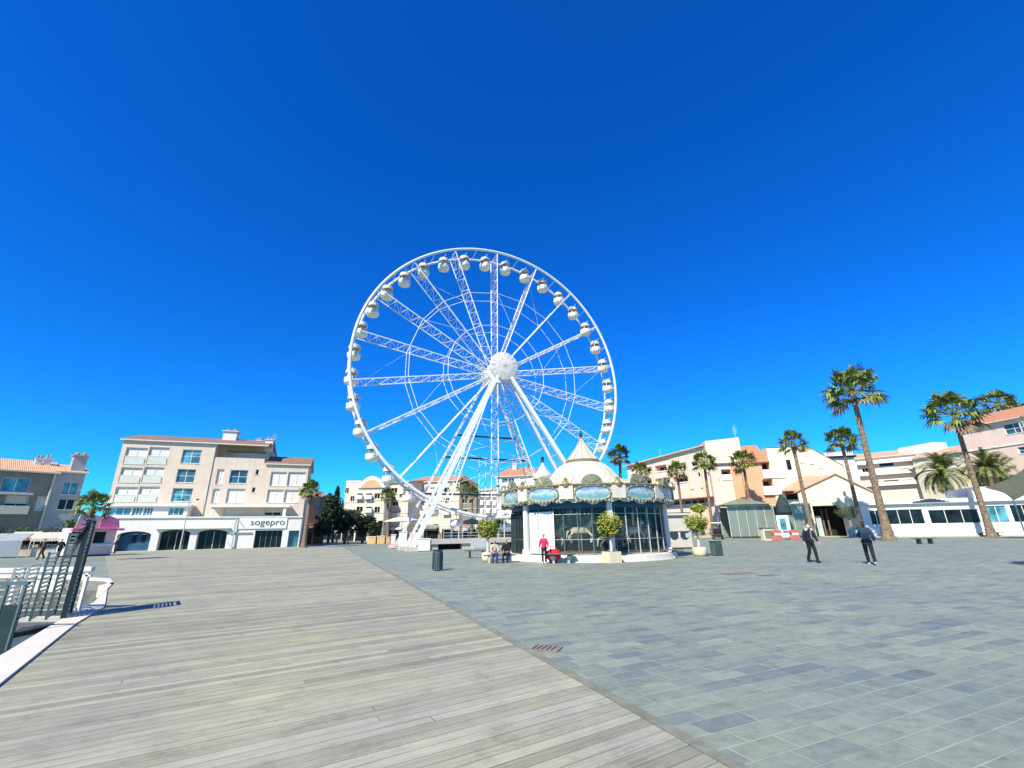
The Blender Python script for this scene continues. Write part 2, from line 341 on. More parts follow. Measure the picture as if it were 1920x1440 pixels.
MT['scroll']=M('grey_green_scrollwork',(.36,.40,.36),.5,.5,7,.3)

# ================================================================== THE SETTING
land=[(0.9,-4.0),(-6.1,6.0),(-8.9,9.95),(-10.3,12.2),(-13.9,16.4),(-15.1,17.4),(-15.6,18.6),(-17.3,20.4),(-24,23.5),(-70,32)]
wat=[(0.0,-4.6),(-7.25,6.85),(-9.75,10.55),(-11.3,13.0),(-14.8,17.6),(-16.5,19.3),(-24,22.5),(-70,31)]
basin=wat+[(-70,-25),(0,-25)]
outer=[(-900,-120),(900,-120),(900,1500),(-900,1500)]
def sheet(name,loops,z,mat):
    tri=tessellate_polygon([[Vector((x,y,0)) for x,y in l] for l in loops])
    vs=[(x,y,z) for l in loops for x,y in l]
    mb=MB(); fs=[]
    for t in tri:
        a,b,c=[Vector(vs[i]) for i in t]
        fs.append(t if (b-a).cross(c-a).z>0 else t[::-1])
    mb.add(vs,fs,mat); return struct(mb,name)
sheet('ground',[outer,basin],0,'stone')
deck=land[:8]+[(-40,46),(-51.5,58.2),(-30,66.5),(-22.6,62.0),(-18.2,51.7),(0.17,7.47),(1.53,3.92),(4.8,-4.0)]
sheet('boardwalk_deck',[deck],.004,'wood')
mb=MB(); lp=land+wat[::-1]; tri=tessellate_polygon([[Vector((x,y,0)) for x,y in lp]]); vs=[(x,y,.035) for x,y in lp]
for t in tri:
    a,b,c=[Vector(vs[i]) for i in t]; mb.add([a,b,c] if (b-a).cross(c-a).z>0 else [a,c,b],[(0,1,2)],'coping')
for i in range(len(lp)): a,b=lp[i],lp[(i+1)%len(lp)]; mb.quad((a[0],a[1],-.35),(b[0],b[1],-.35),(b[0],b[1],.035),(a[0],a[1],.035),'coping')
struct(mb,'quay_coping')
mb=MB(); n=len(basin)
for i in range(n):
    a,b=basin[i],basin[(i+1)%n]; mb.quad((a[0],a[1],-3),(b[0],b[1],-3),(b[0],b[1],-.002),(a[0],a[1],-.002),'quay')
struct(mb,'quay_wall')
mb=MB(); mb.quad((-75,-30,-1.15),(5,-30,-1.15),(5,40,-1.15),(-75,40,-1.15),'water'); struct(mb,'harbour_water')
mb=MB(); a=Vector((4.8,-4.0,0)); b=Vector((-22.6,62.,0)); d=(b-a).normalized(); nn=Vector((d.y,-d.x,0))
mb.quad(a+Vector((0,0,.009)),a+nn*.13+Vector((0,0,.009)),b+nn*.13+Vector((0,0,.009)),b+Vector((0,0,.009)),'olive' if False else M('border_stone',(.22,.235,.19),.8,.3,3,.4))
struct(mb,'border_strip')
# metal cover plates in the paving
def plate(px,py,w,l,rz,lab):
    mb=MB(); mb.box(-w/2,w/2,-l/2,l/2,0,.012,'rust')
    for i in range(5): mb.box(-w/2+.03+i*(w-.06)/5,-w/2+.05+i*(w-.06)/5,-l/2+.03,l/2-.03,.012,.017,'darkmetal')
    o=mb.build('cover_plate'); g=G(px,py); o.location=(g.x,g.y,.004); o.rotation_euler.z=rz; tag(o,lab,'cover plate')
plate(1024,1217,.42,.30,rad(-23),'small rusty metal cover plate at the edge of the wooden deck')
plate(1388,1076,1.3,.4,rad(15),'rusty rectangular cover plate in the paving in front of the bench')
plate(1440,1079,.8,.3,rad(15),'brown cover plate just right of the larger rusty plate in the paving')

# ================================================================== BUILDINGS
class Bld:
    def __init__(s,name,label,p0,p1,cat='building',group=None):
        s.p0=Vector((p0[0],p0[1],0)); d=Vector((p1[0]-p0[0],p1[1]-p0[1],0)); s.L=d.length; s.d=d.normalized(); s.n=Vector((-s.d.y,s.d.x,0))
        s.root=thing(name,label,cat,s.p0,math.atan2(s.d.y,s.d.x),group)
    def uz(s,px,py,y=0):
        v=ray(px,py); o=Vector((0,0,EYE)); c=s.p0+s.n*y
        t=(c-o).dot(s.n)/v.dot(s.n); q=o+v*t; return (q-s.p0).dot(s.d),q.z
    def rect(s,x0,y0,x1,y1,y=0,cv=lambda a,b:(a,b)):
        xm,ym=(x0+x1)/2,(y0+y1)/2
        u0=s.uz(*cv(x0,ym),y)[0]; u1=s.uz(*cv(x1,ym),y)[0]; z1=s.uz(*cv(xm,y0),y)[1]; z0=s.uz(*cv(xm,y1),y)[1]
        return [u0,u1,z0,z1]
    def part(s,name,mb,parent=None,label=None):
        o=mb.build(name,parent or s.root)
        if label: o['label']=label
        return o
    def wall(s,u0,u1,z0,z1,y,depth,mat,ops=(),name='wall',rev=.28,arch=False):
        """front wall with real openings, reveals, plus solid sides, back and top"""
        mb=MB(); ops=[(max(a,u0+.02),min(b,u1-.02),max(c,z0),min(e,z1-.02)) for a,b,c,e in ops]
        xs=sorted({u0,u1,*[o[0] for o in ops],*[o[1] for o in ops]}); zs=sorted({z0,z1,*[o[2] for o in ops],*[o[3] for o in ops]})
        for i in range(len(xs)-1):
            for j in range(len(zs)-1):
                cx=(xs[i]+xs[i+1])/2; cz=(zs[j]+zs[j+1])/2
                if any(a<cx<b and c<cz<e for a,b,c,e in ops): continue
                mb.quad((xs[i],y,zs[j]),(xs[i+1],y,zs[j]),(xs[i+1],y,zs[j+1]),(xs[i],y,zs[j+1]),mat)
        for a,b,c,e in ops:
            r=y+rev
            mb.quad((a,y,c),(a,y,e),(a,r,e),(a,r,c),mat); mb.quad((b,y,c),(b,r,c),(b,r,e),(b,y,e),mat)
            mb.quad((a,y,e),(b,y,e),(b,r,e),(a,r,e),mat); mb.quad((a,y,c),(a,r,c),(b,r,c),(b,y,c),mat)
        Y=y+depth
        mb.quad((u0,y,z0),(u0,y,z1),(u0,Y,z1),(u0,Y,z0),mat); mb.quad((u1,y,z0),(u1,Y,z0),(u1,Y,z1),(u1,y,z1),mat)
        mb.quad((u0,Y,z0),(u0,Y,z1),(u1,Y,z1),(u1,Y,z0),mat); mb.quad((u0,y,z1),(u1,y,z1),(u1,Y,z1),(u0,Y,z1),mat)
        return s.part(name,mb)
    def window(s,r,y,kind='glass',nv=2,nh=1,name='window',rev=.28,sill=True):
        a,b,c,e=r; yb=y+rev; f=MB(); t=.06
        fm='frame'
        for x0,x1,z0,z1 in ((a,a+t,c,e),(b-t,b,c,e),(a+t,b-t,c,c+t),(a+t,b-t,e-t,e)): f.box(x0,x1,yb-.09,yb,z0,z1,fm)
        for i in range(1,nv): x=a+(b-a)*i/nv; f.box(x-.035,x+.035,yb-.085,yb,c+t,e-t,fm)
        for i in range(1,nh): z=c+(e-c)*i/nh; f.box(a+t,b-t,yb-.08,yb,z-.03,z+.03,fm)
        if sill: f.box(a-.05,b+.05,y-.07,yb-.1,c-.06,c-.003,fm)
        fo=s.part(name,f)
        p=MB(); yp=yb-.03
        if kind=='shutter':
            n=max(4,int((e-c)/.14)); 
            for i in range(n): z0=c+(e-c)*i/n; z1=c+(e-c)*(i+1)/n; p.quad((a+t,yp-.02,z0),(b-t,yp-.02,z0),(b-t,yp,z1),(a+t,yp,z1),'shutter')
            s.part('shutter',p,fo)
        elif kind=='half':
            m=c+(e-c)*.45
            p.quad((a+t,yp,c),(b-t,yp,c),(b-t,yp,m),(a+t,yp,m),'glassd')
            n=5
            for i in range(n): z0=m+(e-m)*i/n; z1=m+(e-m)*(i+1)/n; p.quad((a+t,yp-.02,z0),(b-t,yp-.02,z0),(b-t,yp,z1),(a+t,yp,z1),'shutter')
            s.part('pane',p,fo)
        else:
            p.quad((a+t/2,yp,c+t/2),(b-t/2,yp,c+t/2),(b-t/2,yp,e-t/2),(a+t/2,yp,e-t/2),{'glass':'glass','dark':'glassd','teal':'tealglass','blue':'blue'}[kind]); s.part('pane',p,fo)
        return fo
    def balcony(s,r,y,rev=1.3,wallmat='bright',rail=.95,win=True,name='balcony'):
        """deep recess already cut; adds its back, slab, solid parapet"""
        a,b,c,e=r; mb=MB()
        mb.box(a-.02,b+.02,y-.12,y+.06,c-.12,c+rail,wallmat)
        o=s.part(name,mb)
        bk=MB(); bk.quad((a,y+rev-.01,c),(b,y+rev-.01,c),(b,y+rev-.01,e),(a,y+rev-.01,e),'peach' );  # back wall coloured darker to deepen the shade of the recess
        n=max(1,int((b-a)/2.6))
        for i in range(n):
            x0=a+(b-a)*(i+.12)/n; x1=a+(b-a)*(i+.88)/n; bk.box(x0,x1,y+rev-.06,y+rev-.02,c+.02,e-.35,'glassd'); xm=(x0+x1)/2; bk.box(xm-.03,xm+.03,y+rev-.08,y+rev-.061,c+.02,e-.35,'frame')
        s.part('balcony_door',bk,o); return o
    def roof(s,u0,u1,y0,y1,z0,z1,mat,over=.4,name='roof',ridge=None,hip=0):
        """pitched tile roof rising from the front eave to a ridge and down behind"""
        u0-=over; u1+=over; y0-=over; y1+=over; ym=(y0+y1)/2 if ridge is None else ridge; mb=MB(); t=.18
        P=[(u0,y0,z0),(u1,y0,z0),(u1-hip,ym,z1),(u0+hip,ym,z1),(u1,y1,z0),(u0,y1,z0)]
        mb.add(P,[(0,1,2,3),(3,2,4,5),(0,3,5),(1,4,2)],mat)
        mb.box(u0,u1,y0,y0+.12,z0-t,z0-.003,'ivory'); mb.box(u0,u1,y1-.12,y1,z0-t,z0-.003,'ivory')
        mb.quad((u0,y0+.12,z0-.01),(u1,y0+.12,z0-.01),(u1,y1-.12,z0-.01),(u0,y1-.12,z0-.01),'ivory')
        return s.part(name,mb)
    def chimney(s,u,y,z,h=1.2,w=.7,mat='bright',parent=None):
        mb=MB(); mb.box(u-w/2,u+w/2,y-w/2,y+w/2,z,z+h,mat); mb.box(u-w*.62,u+w*.62,y-w*.62,y+w*.62,z+h,z+h+.1,mat)
        for k in (-1,1): mb.lathe([(w*.16,0),(w*.2,.25),(w*.12,.45),(0,.46)],'tile',8,(u+k*w*.25,y,z+h+.1))
        return s.part('chimney',mb,parent)

# ---------------------------------------------------------------- apartment block over the white arcade
b=Bld('apartment_block','large pale beige apartment block with brown tiled roofs above a white shop arcade',(-52.0,59.5),(-31.5,67.5))
c2=crop(190,780,4.571)
UY=3.0
pz=b.uz(*c2(400,868),0)[1]; zp0=b.uz(*c2(600,962),0)[1]
uR=b.uz(*c2(1700,1040),0)[0]; uL=b.uz(*c2(20,1000),0)[0]-2.5
arches=[b.rect(125,985,415,1156,0,c2),b.rect(487,972,752,1148,0,c2),b.rect(815,970,1070,1142,0,c2)]
shops=[b.rect(1310,980,1545,1125,0,c2),b.rect(1600,982,1690,1115,0,c2)]
ops=[[r[0],r[1],.02,r[3]] for r in arches+shops]
b.wall(uL,uR,0,pz,0,UY+1,'bright',ops,name='arcade_wall',rev=.9)
for i,r in enumerate(ops[:3]):
    mb=MB(); a,e,z0,z1=r; k=10; rise=.45      # arched head set into the opening
    poly=[(a,z1),(a,z1-rise)]+[(a+(e-a)*j/k,z1-rise+(rise-.05)*sin(PI*j/k)**.6) for j in range(1,k)]+[(e,z1-rise),(e,z1)]
    mb.prismxz(poly,.002,.35,'bright'); b.part('arch_head',mb)
    s_=MB(); s_.quad((a,.88,z0),(e,.88,z0),(e,.88,z1),(a,.88,z1),'blue' if i==0 else 'glassd')
    if i==0:
        for t in (.38,.66): s_.box(a+(e-a)*t,a+(e-a)*(t+.13),.84,.875,z0+1.0,z0+2.0,'dark'); s_.box(a+(e-a)*t-.05,a+(e-a)*(t+.13)+.05,.80,.839,z0+2.02,z0+2.1,'slat')
    else:
        for t in (.0,.25,.5,.75,.97): s_.box(a+(e-a)*t,a+(e-a)*t+.09,.8,.86,z0,z1-.3,'slat' if t in(.5,) else 'teal')
        s_.box(a,e,.79,.85,z0+2.35,z0+2.45,'teal')
    b.part('shop_front',s_)
for i,r in enumerate(ops[3:]):
    a,e,z0,z1=r; s_=MB(); s_.quad((a,.6,z0),(e,.6,z0),(e,.6,z1),(a,.6,z1),'glassd' if i==0 else 'tealglass')
    for j in range(6): x=a+(e-a)*j/5; s_.box(x-.04,x+.04,.52,.59,z0,z1,'teal')
    b.part('shop_front',s_)
# cornice, awning ledge and sign band
mb=MB(); mb.box(uL-.1,uR+.1,-.18,-.003,pz-.12,pz+.06,'bright'); a=b.uz(*c2(470,960))[0]; e=b.uz(*c2(1110,945))[0]; mb.box(a,e,-.55,-.01,zp0-.1,zp0+.02,'frame')
b.part('cornice',mb)
mb=MB(); r=b.rect(1180,872,1590,965,0,c2); mb.box(r[0],r[1],-.14,-.004,r[2],r[3],'frame'); sg=b.part('sign_board',mb)
def text_mesh(s,size,mat,depth=.015,name='lettering'):
    cu=bpy.data.curves.new('t','FONT'); cu.body=s; cu.size=size; cu.extrude=depth; cu.align_x='CENTER'; cu.align_y='CENTER'; cu.resolution_u=3
    o=bpy.data.objects.new('t',cu); C.objects.link(o); dg=bpy.context.evaluated_depsgraph_get(); dg.update()
    me=bpy.data.meshes.new_from_object(o.evaluated_get(dg)); bpy.data.objects.remove(o); me.materials.clear(); me.materials.append(MT[mat] if isinstance(mat,str) else mat)
    o=bpy.data.objects.new(name,me); C.objects.link(o); return o
t=text_mesh('sogepro',1.28,M('dark_grey_sign_letters',(.06,.075,.09),.5)); t.parent=sg; t.rotation_euler=(PI/2,0,0)
u,z=b.uz(*c2(1430,912)); t.location=(u,-.165,z); t.scale=(1.05,.95,1)
# slender white steel triangle on the facade
mb=MB()
q=[b.uz(*c2(*p)) for p in ((1162,870),(1120,1130),(1240,975),(1075,1075))]
mb.beam((q[0][0],-.3,q[0][1]),(q[1][0],-.3,0.0),.16,.16,'slat',(0,1,0)); mb.beam((q[0][0],-.3,q[0][1]),(q[2][0],-.05,q[2][1]),.12,.12,'slat',(0,1,0)); mb.beam((q[3][0],-.1,q[3][1]),(q[1][0],-.3,.3),.12,.12,'slat',(0,1,0))
zz=b.uz(*c2(1200,1000))[1]; mb.box(b.uz(*c2(1100,1000))[0],b.uz(*c2(1290,1000))[0],-.2,-.02,zz-.06,zz+.06,'slat')
b.part('steel_frame',mb)
# glazed first floor strip
zv1=b.uz(*c2(400,775),1.2)[1]; ua=b.uz(*c2(45,820),1.2)[0]; ub=b.uz(*c2(745,820),1.2)[0]
mb=MB(); mb.box(ua-.5,ub+.3,.75,UY,zv1,zv1+.22,'bright'); b.part('veranda_roof',mb)
vr=[b.rect(50,790,252,850,1.2,c2),b.rect(262,790,350,850,1.2,c2),b.rect(360,790,440,850,1.2,c2),b.rect(575,790,705,850,1.2,c2)]
vr=[[r[0],r[1],pz+.25,zv1-.12] for r in vr]
b.wall(ua,ub,pz,zv1,1.2,UY-1.2,'bright',vr,name='veranda',rev=.2)
for r in vr: b.window(r,1.2,'teal',3,1,rev=.2,sill=False)
a=b.uz(*c2(930,768),1.0)[0]; e=b.uz(*c2(1620,768),1.0)[0]; z=b.uz(*c2(1300,780),1.0)[1]
mb=MB(); mb.box(a,e,.9,UY,z,z+.25,'bright'); mb.box(e-.9,e-.5,1.1,1.3,pz,z,'bright'); mb.box(a+.2,a+.5,1.1,1.3,pz,z,'bright'); b.part('terrace_roof',mb)
# upper blocks
zl=b.uz(*c2(600,215),UY)[1]; u0=b.uz(*c2(90,600),UY)[0]; u1=b.uz(*c2(925,560),UY)[0]
L=[]
for x0,y0,x1,y1,sp in ((200,270,575,412,392),(158,440,530,570,350),(112,606,490,735,308)):
    L+=[(x0,y0,sp-6,y1,'shutter'),(sp+6,y0-3,x1,y1,'shutter')]
L+=[(688,288,852,405,'teal'),(645,455,802,570,'glass'),(603,618,776,735,'teal')]
rs=[(b.rect(*w_[:4],UY,c2),w_[4]) for w_ in L]
b.wall(u0,u1,pz-.5,zl,UY,11,'plaster',[r for r,k in rs],name='left_wing')
for (r,k) in rs:
    fo=b.window(r,UY,k,2,2)
    if k=='shutter': mb=MB(); mb.box(r[0]+.1,r[1]-.1,UY-.02,UY-.0,r[2]+.02,r[2]+(r[3]-r[2])*.45,'rail'); mb.box(r[0]+.05,r[1]-.05,UY-.05,UY+.02,r[2]+(r[3]-r[2])*.45+.003,r[2]+(r[3]-r[2])*.45+.06,'frame'); b.part('glass_rail',mb,fo)
zr=b.uz(*c2(700,180),UY+5.5)[1]
rf=b.roof(u0,b.uz(*c2(1440,240),UY+2.5)[0],UY,UY+11,zl,max(zl+1.1,zr),'tilebrown',.35)
# middle terrace block and recessed penthouse
zm=b.uz(*c2(1150,378),UY)[1]; u2=b.uz(*c2(1365,600),UY)[0]
Lm=[(985,455,1045,585,'shutter'),(948,622,1005,745,'shutter'),(1100,462,1252,577,'glass'),(1072,622,1228,745,'shutter'),(1322,458,1350,505,'dark'),(1290,612,1320,655,'dark'),(1050,790,1250,850,'shutter')]
rs=[(b.rect(*w_[:4],UY,c2),w_[4]) for w_ in Lm]
b.wall(u1+.003,u2,pz-.5,zm,UY,10.9,'plaster',[r for r,k in rs],name='middle_wing')
for (r,k) in rs: b.window(r,UY,k,1 if k=='dark' else 2,1 if k!='glass' else 2)
up=b.uz(*c2(1050,330),UY+2.5)[0]; uq=b.uz(*c2(1440,330),UY+2.5)[0]
r=b.rect(1140,318,1385,372,UY+2.5,c2); r[2]=zm+.05
b.wall(u1+.01,uq,zm-.2,zl-.02,UY+2.5,8.4,'plaster',[r],name='penthouse'); b.window(r,UY+2.5,'shutter',3)
mb=MB(); mb.box(u1+.05,u2-.02,UY+.02,UY+.14,zm,zm+.35,'plaster'); mb.box(up+.5,uq-.5,UY+1.5,UY+2.6,b.uz(*c2(1250,312),UY+2)[1],b.uz(*c2(1250,312),UY+2)[1]+.12,'tilebrown'); b.part('terrace_parapet',mb)
# right wing
ze=b.uz(*c2(1600,412),UY)[1]; u3=b.uz(*c2(1745,700),UY)[0]
Lr=[(1448,478,1585,600,'shutter'),(1597,480,1745,600,'shutter'),(1420,630,1558,742,'shutter'),(1568,632,1690,742,'shutter'),(1398,795,1540,852,'half')]
rs=[(b.rect(*w_[:4],UY,c2),w_[4]) for w_ in Lr]
b.wall(u2+.003,u3,pz-.5,ze,UY,10,'plaster',[r for r,k in rs],name='right_wing')
for (r,k) in rs: b.window(r,UY,k,2,1)
b.roof(u2+.4,u3,UY,UY+10,ze,b.uz(*c2(1600,352),UY+5)[1],'tilebrown',.3)
u,z=b.uz(*c2(1110,185),UY+5); b.chimney(u,UY+5,zl+.5,max(1.2,z-zl+.3),1.9,parent=rf)
u,z=b.uz(*c2(1355,195),UY+6); b.chimney(u,UY+6,zl+.3,1.4,.8,parent=rf)
u,z=b.uz(*c2(1470,205),UY+3); b.chimney(u-.4,UY+3,zl-.6,1.9,1.1,parent=rf)
mb=MB(); x=u+.2; mb.tube((x,UY+3,zl+.4),(x,UY+3,zl+2.6),.03,'slat')
for k in range(5): mb.tube((x-.35,UY+3,zl+1.6+.2*k),(x+.35,UY+3,zl+1.6+.2*k),.015,'slat')
b.part('aerial',mb)
mb=MB(); ux=u1; mb.tube((ux,UY-.08,pz),(ux,UY-.08,zl),.06,'slat'); b.part('drainpipe',mb)

# ---------------------------------------------------------------- grey block at far left
b=Bld('grey_building','shaded grey apartment building with an orange tiled roof at the far left behind the market stalls',(-82.0,62.0),(-70.0,80.0)) if False else Bld('grey_building','shade-grey apartment building with orange tiled roof behind the market stalls',(-76.0,46.0),(-62.0,64.0))
c1=crop(0,780,5.144)
zE=b.uz(0,880)[1]; uS=b.uz(*c1(430,900))[0]
W=[(b.rect(10,595,285,735,0,c1),'teal'),(b.rect(40,765,270,910,0,c1),'half'),(b.rect(345,775,445,910,0,c1),'shutter'),(b.rect(-300,600,-60,735,0,c1),'shutter')]
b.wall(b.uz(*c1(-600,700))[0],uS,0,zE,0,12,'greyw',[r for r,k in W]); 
for r,k in W: b.window(r,0,k,2,1)
mb=MB(); z=b.uz(*c1(100,740))[1]; mb.box(b.uz(*c1(0,740))[0]-6,b.uz(*c1(285,740))[0]+.3,-.9,-.003,z-.25,z,'ivory'); z=b.uz(*c1(100,925))[1]; mb.box(b.uz(*c1(0,925))[0]-6,b.uz(*c1(230,925))[0]+.3,-.9,-.003,z-.3,z+.75,'ivory'); b.part('balcony',mb)
rf=b.roof(b.uz(*c1(-600,700))[0],uS,0,12,zE,b.uz(*c1(250,425),6)[1],'tile2',.5)
for x in (375,465): u,z=b.uz(*c1(x,430),4); b.chimney(u,4,z-1.0,1.2,.7,parent=rf)
z2=b.uz(*c1(700,540),-.0)[1]; u4=b.uz(*c1(760,800))[0]
W=[(b.rect(600,640,745,760,0,c1),'teal'),(b.rect(560,800,715,905,0,c1),'dark')]
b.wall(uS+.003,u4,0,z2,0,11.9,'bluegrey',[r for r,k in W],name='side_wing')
for r,k in W: b.window(r,0,k,2,1)
rf=b.roof(uS+.6,u4,0,11.9,z2,z2+1.6,'tile2',.3); u,z=b.uz(*c1(805,480),1.5); b.chimney(u-.6,1.5,z2-.2,2.6,1.5,'bluegrey',parent=rf)
mb=MB(); mb.tube((uS,-.1,0),(uS,-.1,zE),.12,'ivory'); b.part('drainpipe',mb)

# ---------------------------------------------------------------- generic modest block with measured outline
def simple(name,label,pl,pr,Yl,Yr,top,depth,wall,roofmat,rise,wins,group=None,hip=0):
    """pl/pr/top are photo columns/row; Yl/Yr the distances of the two facade ends"""
    p0=A(pl,1000,Yl); p1=A(pr,1000,Yr); b=Bld(name,label,p0[:2],p1[:2],group=group)
    zt=b.uz((pl+pr)/2,top)[1]; rs=[(b.rect(*w_[:4]),w_[4]) for w_ in wins]
    b.wall(0,b.L,0,zt,0,depth,wall,[r for r,k in rs],rev=.3)
    for r,k in rs:
        if k=='balc':
            f=MB(); a,e,c,d_=r; f.box(a-.1,e+.1,-.9,-.004,c-.15,c+.85,'bright'); fo=b.part('balcony',f); g=MB(); g.quad((a,.28,c),(e,.28,c),(e,.28,d_),(a,.28,d_),'glassd'); b.part('balcony_door',g,fo)
        else: b.window(r,0,k,2,1)
    n=max(2,int(b.L/4)); sf=MB(); aw=MB()
    for i in range(n):
        x0=b.L*(i+.1)/n; x1=b.L*(i+.9)/n; sf.box(x0,x1,-.05,-.004,.05,2.7,'glassd'); sf.box(x0,x1,-.09,-.051,2.2,2.3,'frame')
        aw.add([(x0-.1,-.06,3.2),(x1+.1,-.06,3.2),(x1+.1,-1.4,2.75),(x0-.1,-1.4,2.75),(x0-.1,-.06,3.12),(x1+.1,-.06,3.12),(x1+.1,-1.4,2.5),(x0-.1,-1.4,2.5)],[(0,3,2,1),(4,5,6,7),(3,7,6,2),(0,4,7,3),(1,2,6,5)],['cream','bright','redplastic','olive'][(i+int(pl))%4])
    b.part('shop_front',sf); b.part('awnings',aw)
    sc=MB(); 
    for k in range(1,int(zt/3)): sc.box(-.05,b.L+.05,-.12,-.004,3*k+.35,3*k+.5,'ivory')
    b.part('string_course',sc)
    if roofmat: b.roof(0,b.L,0,depth,zt,zt+rise,roofmat,.5,hip=hip)
    else:
        mb=MB(); mb.box(-.05,b.L+.05,-.08,.3,zt,zt+.5,wall); b.part('parapet',mb)
    b.zt=zt; return b
# small orange house behind the palm
b=simple('orange_house','narrow salmon orange house with white window bay behind the palm beside the arcade',566,607,88,92,930,9,'orange','tile',1.5,[(592,935,604,950,'shutter'),(592,955,604,975,'half')])
# town houses behind the dark trees
b=simple('town_house','pink and white town house peeking above the dark trees',640,668,118,118,905,10,'pinkw',None,0,[(646,915,654,925,'dark'),(657,930,665,940,'dark')])
b=simple('town_house','apartment house with a salmon arched gable above the dark trees',664,716,112,112,915,12,'cream2',None,0,[(668,925,680,935,'balc'),(686,925,698,935,'balc'),(702,925,712,935,'dark'),(668,950,680,960,'dark'),(686,950,698,960,'balc'),(702,950,712,962,'dark')])
mb=MB(); zt=b.zt; n=14
poly=[(0,zt)]+[(b.L*i/n,zt+.3+2.6*sin(PI*i/n)**.8) for i in range(n+1)]+[(b.L,zt)]
mb.prismxz(poly,-.35,6,'bright'); b.part('arched_gable',mb)
mb=MB(); poly=[(b.L*.12,zt)]+[(b.L*(.12+.76*i/n),zt+.1+1.9*sin(PI*i/n)**.8) for i in range(n+1)]+[(b.L*.88,zt)]; mb.prismxz(poly,-.42,-.36,'orange'); b.part('gable_panel',mb)
b=simple('town_house','pale peach building with three rows of windows left of the street palm',712,762,120,116,905,12,'pinkw','tile2',.8,[(716,915,728,925,'balc'),(733,915,745,925,'dark'),(716,938,728,948,'balc'),(735,938,747,948,'dark'),(716,960,728,968,'dark'),(735,960,750,968,'balc'),(750,917,760,925,'balc')])
b=simple('apartment_block','white apartment building with an orange roof seen through the left legs of the wheel',758,860,122,118,903,14,'plaster','tile',2.2,[(x,y,x+12,y+9,k) for y,ks in ((914,'dhbd'),(934,'bdbd'),(955,'dbhb')) for x,k in zip((764,784,806,832),({'d':'dark','h':'half','b':'balc'}[q] for q in ks))],hip=2)
b=simple('town_house','dark shaded building with palms in front, seen behind the wheel',862,893,100,100,930,10,'greyw',None,0,[(866,936,876,944,'dark'),(880,936,888,944,'dark'),(866,955,876,963,'dark')])  # the dark wall colour carries this building's shade
b=simple('apartment_block','stepped white apartment building right of the wheel base',896,938,125,122,918,12,'bright','tile2',1.0,[(x,y,x+8,y+6,'balc' if (x+y)%3 else 'dark') for y in (925,940,955,970) for x in (900,912,924)])
b=simple('apartment_block','white apartment building with an orange roof and chimney just left of the carousel canopy',932,1010,105,103,892,12,'bright','tile',2.6,[(941,897,952,905,'glass'),(953,897,964,905,'glass'),(975,897,984,906,'balc'),(941,912,955,922,'balc'),(960,912,972,922,'dark'),(985,910,1000,920,'balc')],hip=2)
b.chimney(b.L*.35,5,b.zt+1.8,1.6,.9)

# ---------------------------------------------------------------- long cream building behind the carousel
c5=crop(1180,780,4.8)
c8=crop(1180,800,2.5946)
p0=A(1188,1000,106); p1=A(1350,1000,88)
b=Bld('apartment_block','long cream apartment building with a sloping roofline behind the row of palms',p0[:2],p1[:2])
T=lambda px,py,y=0:b.uz(px,py,y)
zL=T(1195,872)[1]; zR=T(1345,834)[1]; um=b.L; zt=min(zL,zR)
W=[(b.rect(1205,876,1222,886),'deep'),(b.rect(1228,872,1250,884),'deep'),(b.rect(1262,868,1288,880),'deep'),(b.rect(1205,897,1222,908),'deep'),(b.rect(1232,896,1256,907),'deep'),(b.rect(1262,893,1290,905),'deep'),(b.rect(1296,866,1308,874),'dark'),(b.rect(1322,858,1334,866),'dark'),(b.rect(1308,886,1313,894),'dark'),(b.rect(1325,885,1330,893),'dark'),(b.rect(1314,914,1319,918),'dark'),(b.rect(1296,917,1301,920),'dark'),(b.rect(1250,936,1330,946),'deep'),(b.rect(1333,879,1347,899),'deep')]
b.wall(0,um,0,zt,0,13,'pinkw',[r for r,k in W],rev=1.3)
for r,k in W:
    if k=='dark': b.window(r,0,'dark',1,1,rev=.3,sill=False)
    else: b.balcony(r,0,1.3,'bright',rail=.75 if r[3]-r[2]>1.6 and r[0]<um*.8 else .1)
mb=MB(); mb.prismxz([(0,zt+.003),(um,zt+.003),(um,zR+.1),(0,zL+.1)],-.05,12.9,'cream2'); b.part('attic',mb)
mb=MB(); za=T(1195,868)[1]; zb_=T(1350,826)[1]
mb.add([(-.6,-.8,za-.3),(um,-.8,zb_-.3),(um,6,zb_+.9),(-.6,6,za+.9),(-.6,-.8,za-.55),(um,-.8,zb_-.55),(-.6,-.05,za-.55),(um,-.05,zb_-.55)],[(0,1,2,3),(4,5,1,0),(6,7,5,4)],'tile2'); b.part('roof',mb)
mb=MB(); x,z=T(1238,850,1); mb.tube((x,1,z-3),(x,1,z+1),.04,'slat'); mb.box(x-.3,x+.3,.98,1.02,z+.3,z+.35,'slat'); b.part('aerial',mb)
mb=MB()
for px in (1226,1292,1318): x=T(px,900)[0]; mb.box(x-.12,x+.12,-.22,-.004,0,zt-.4,'peach')
b.part('pilasters',mb)
mb=MB(); x0=T(1250,940)[0]; x1=T(1345,940)[0]; z=T(1300,936)[1]; mb.box(x0,x1,-1.6,-.01,z,z+.2,'redplastic'); b.part('awning',mb)

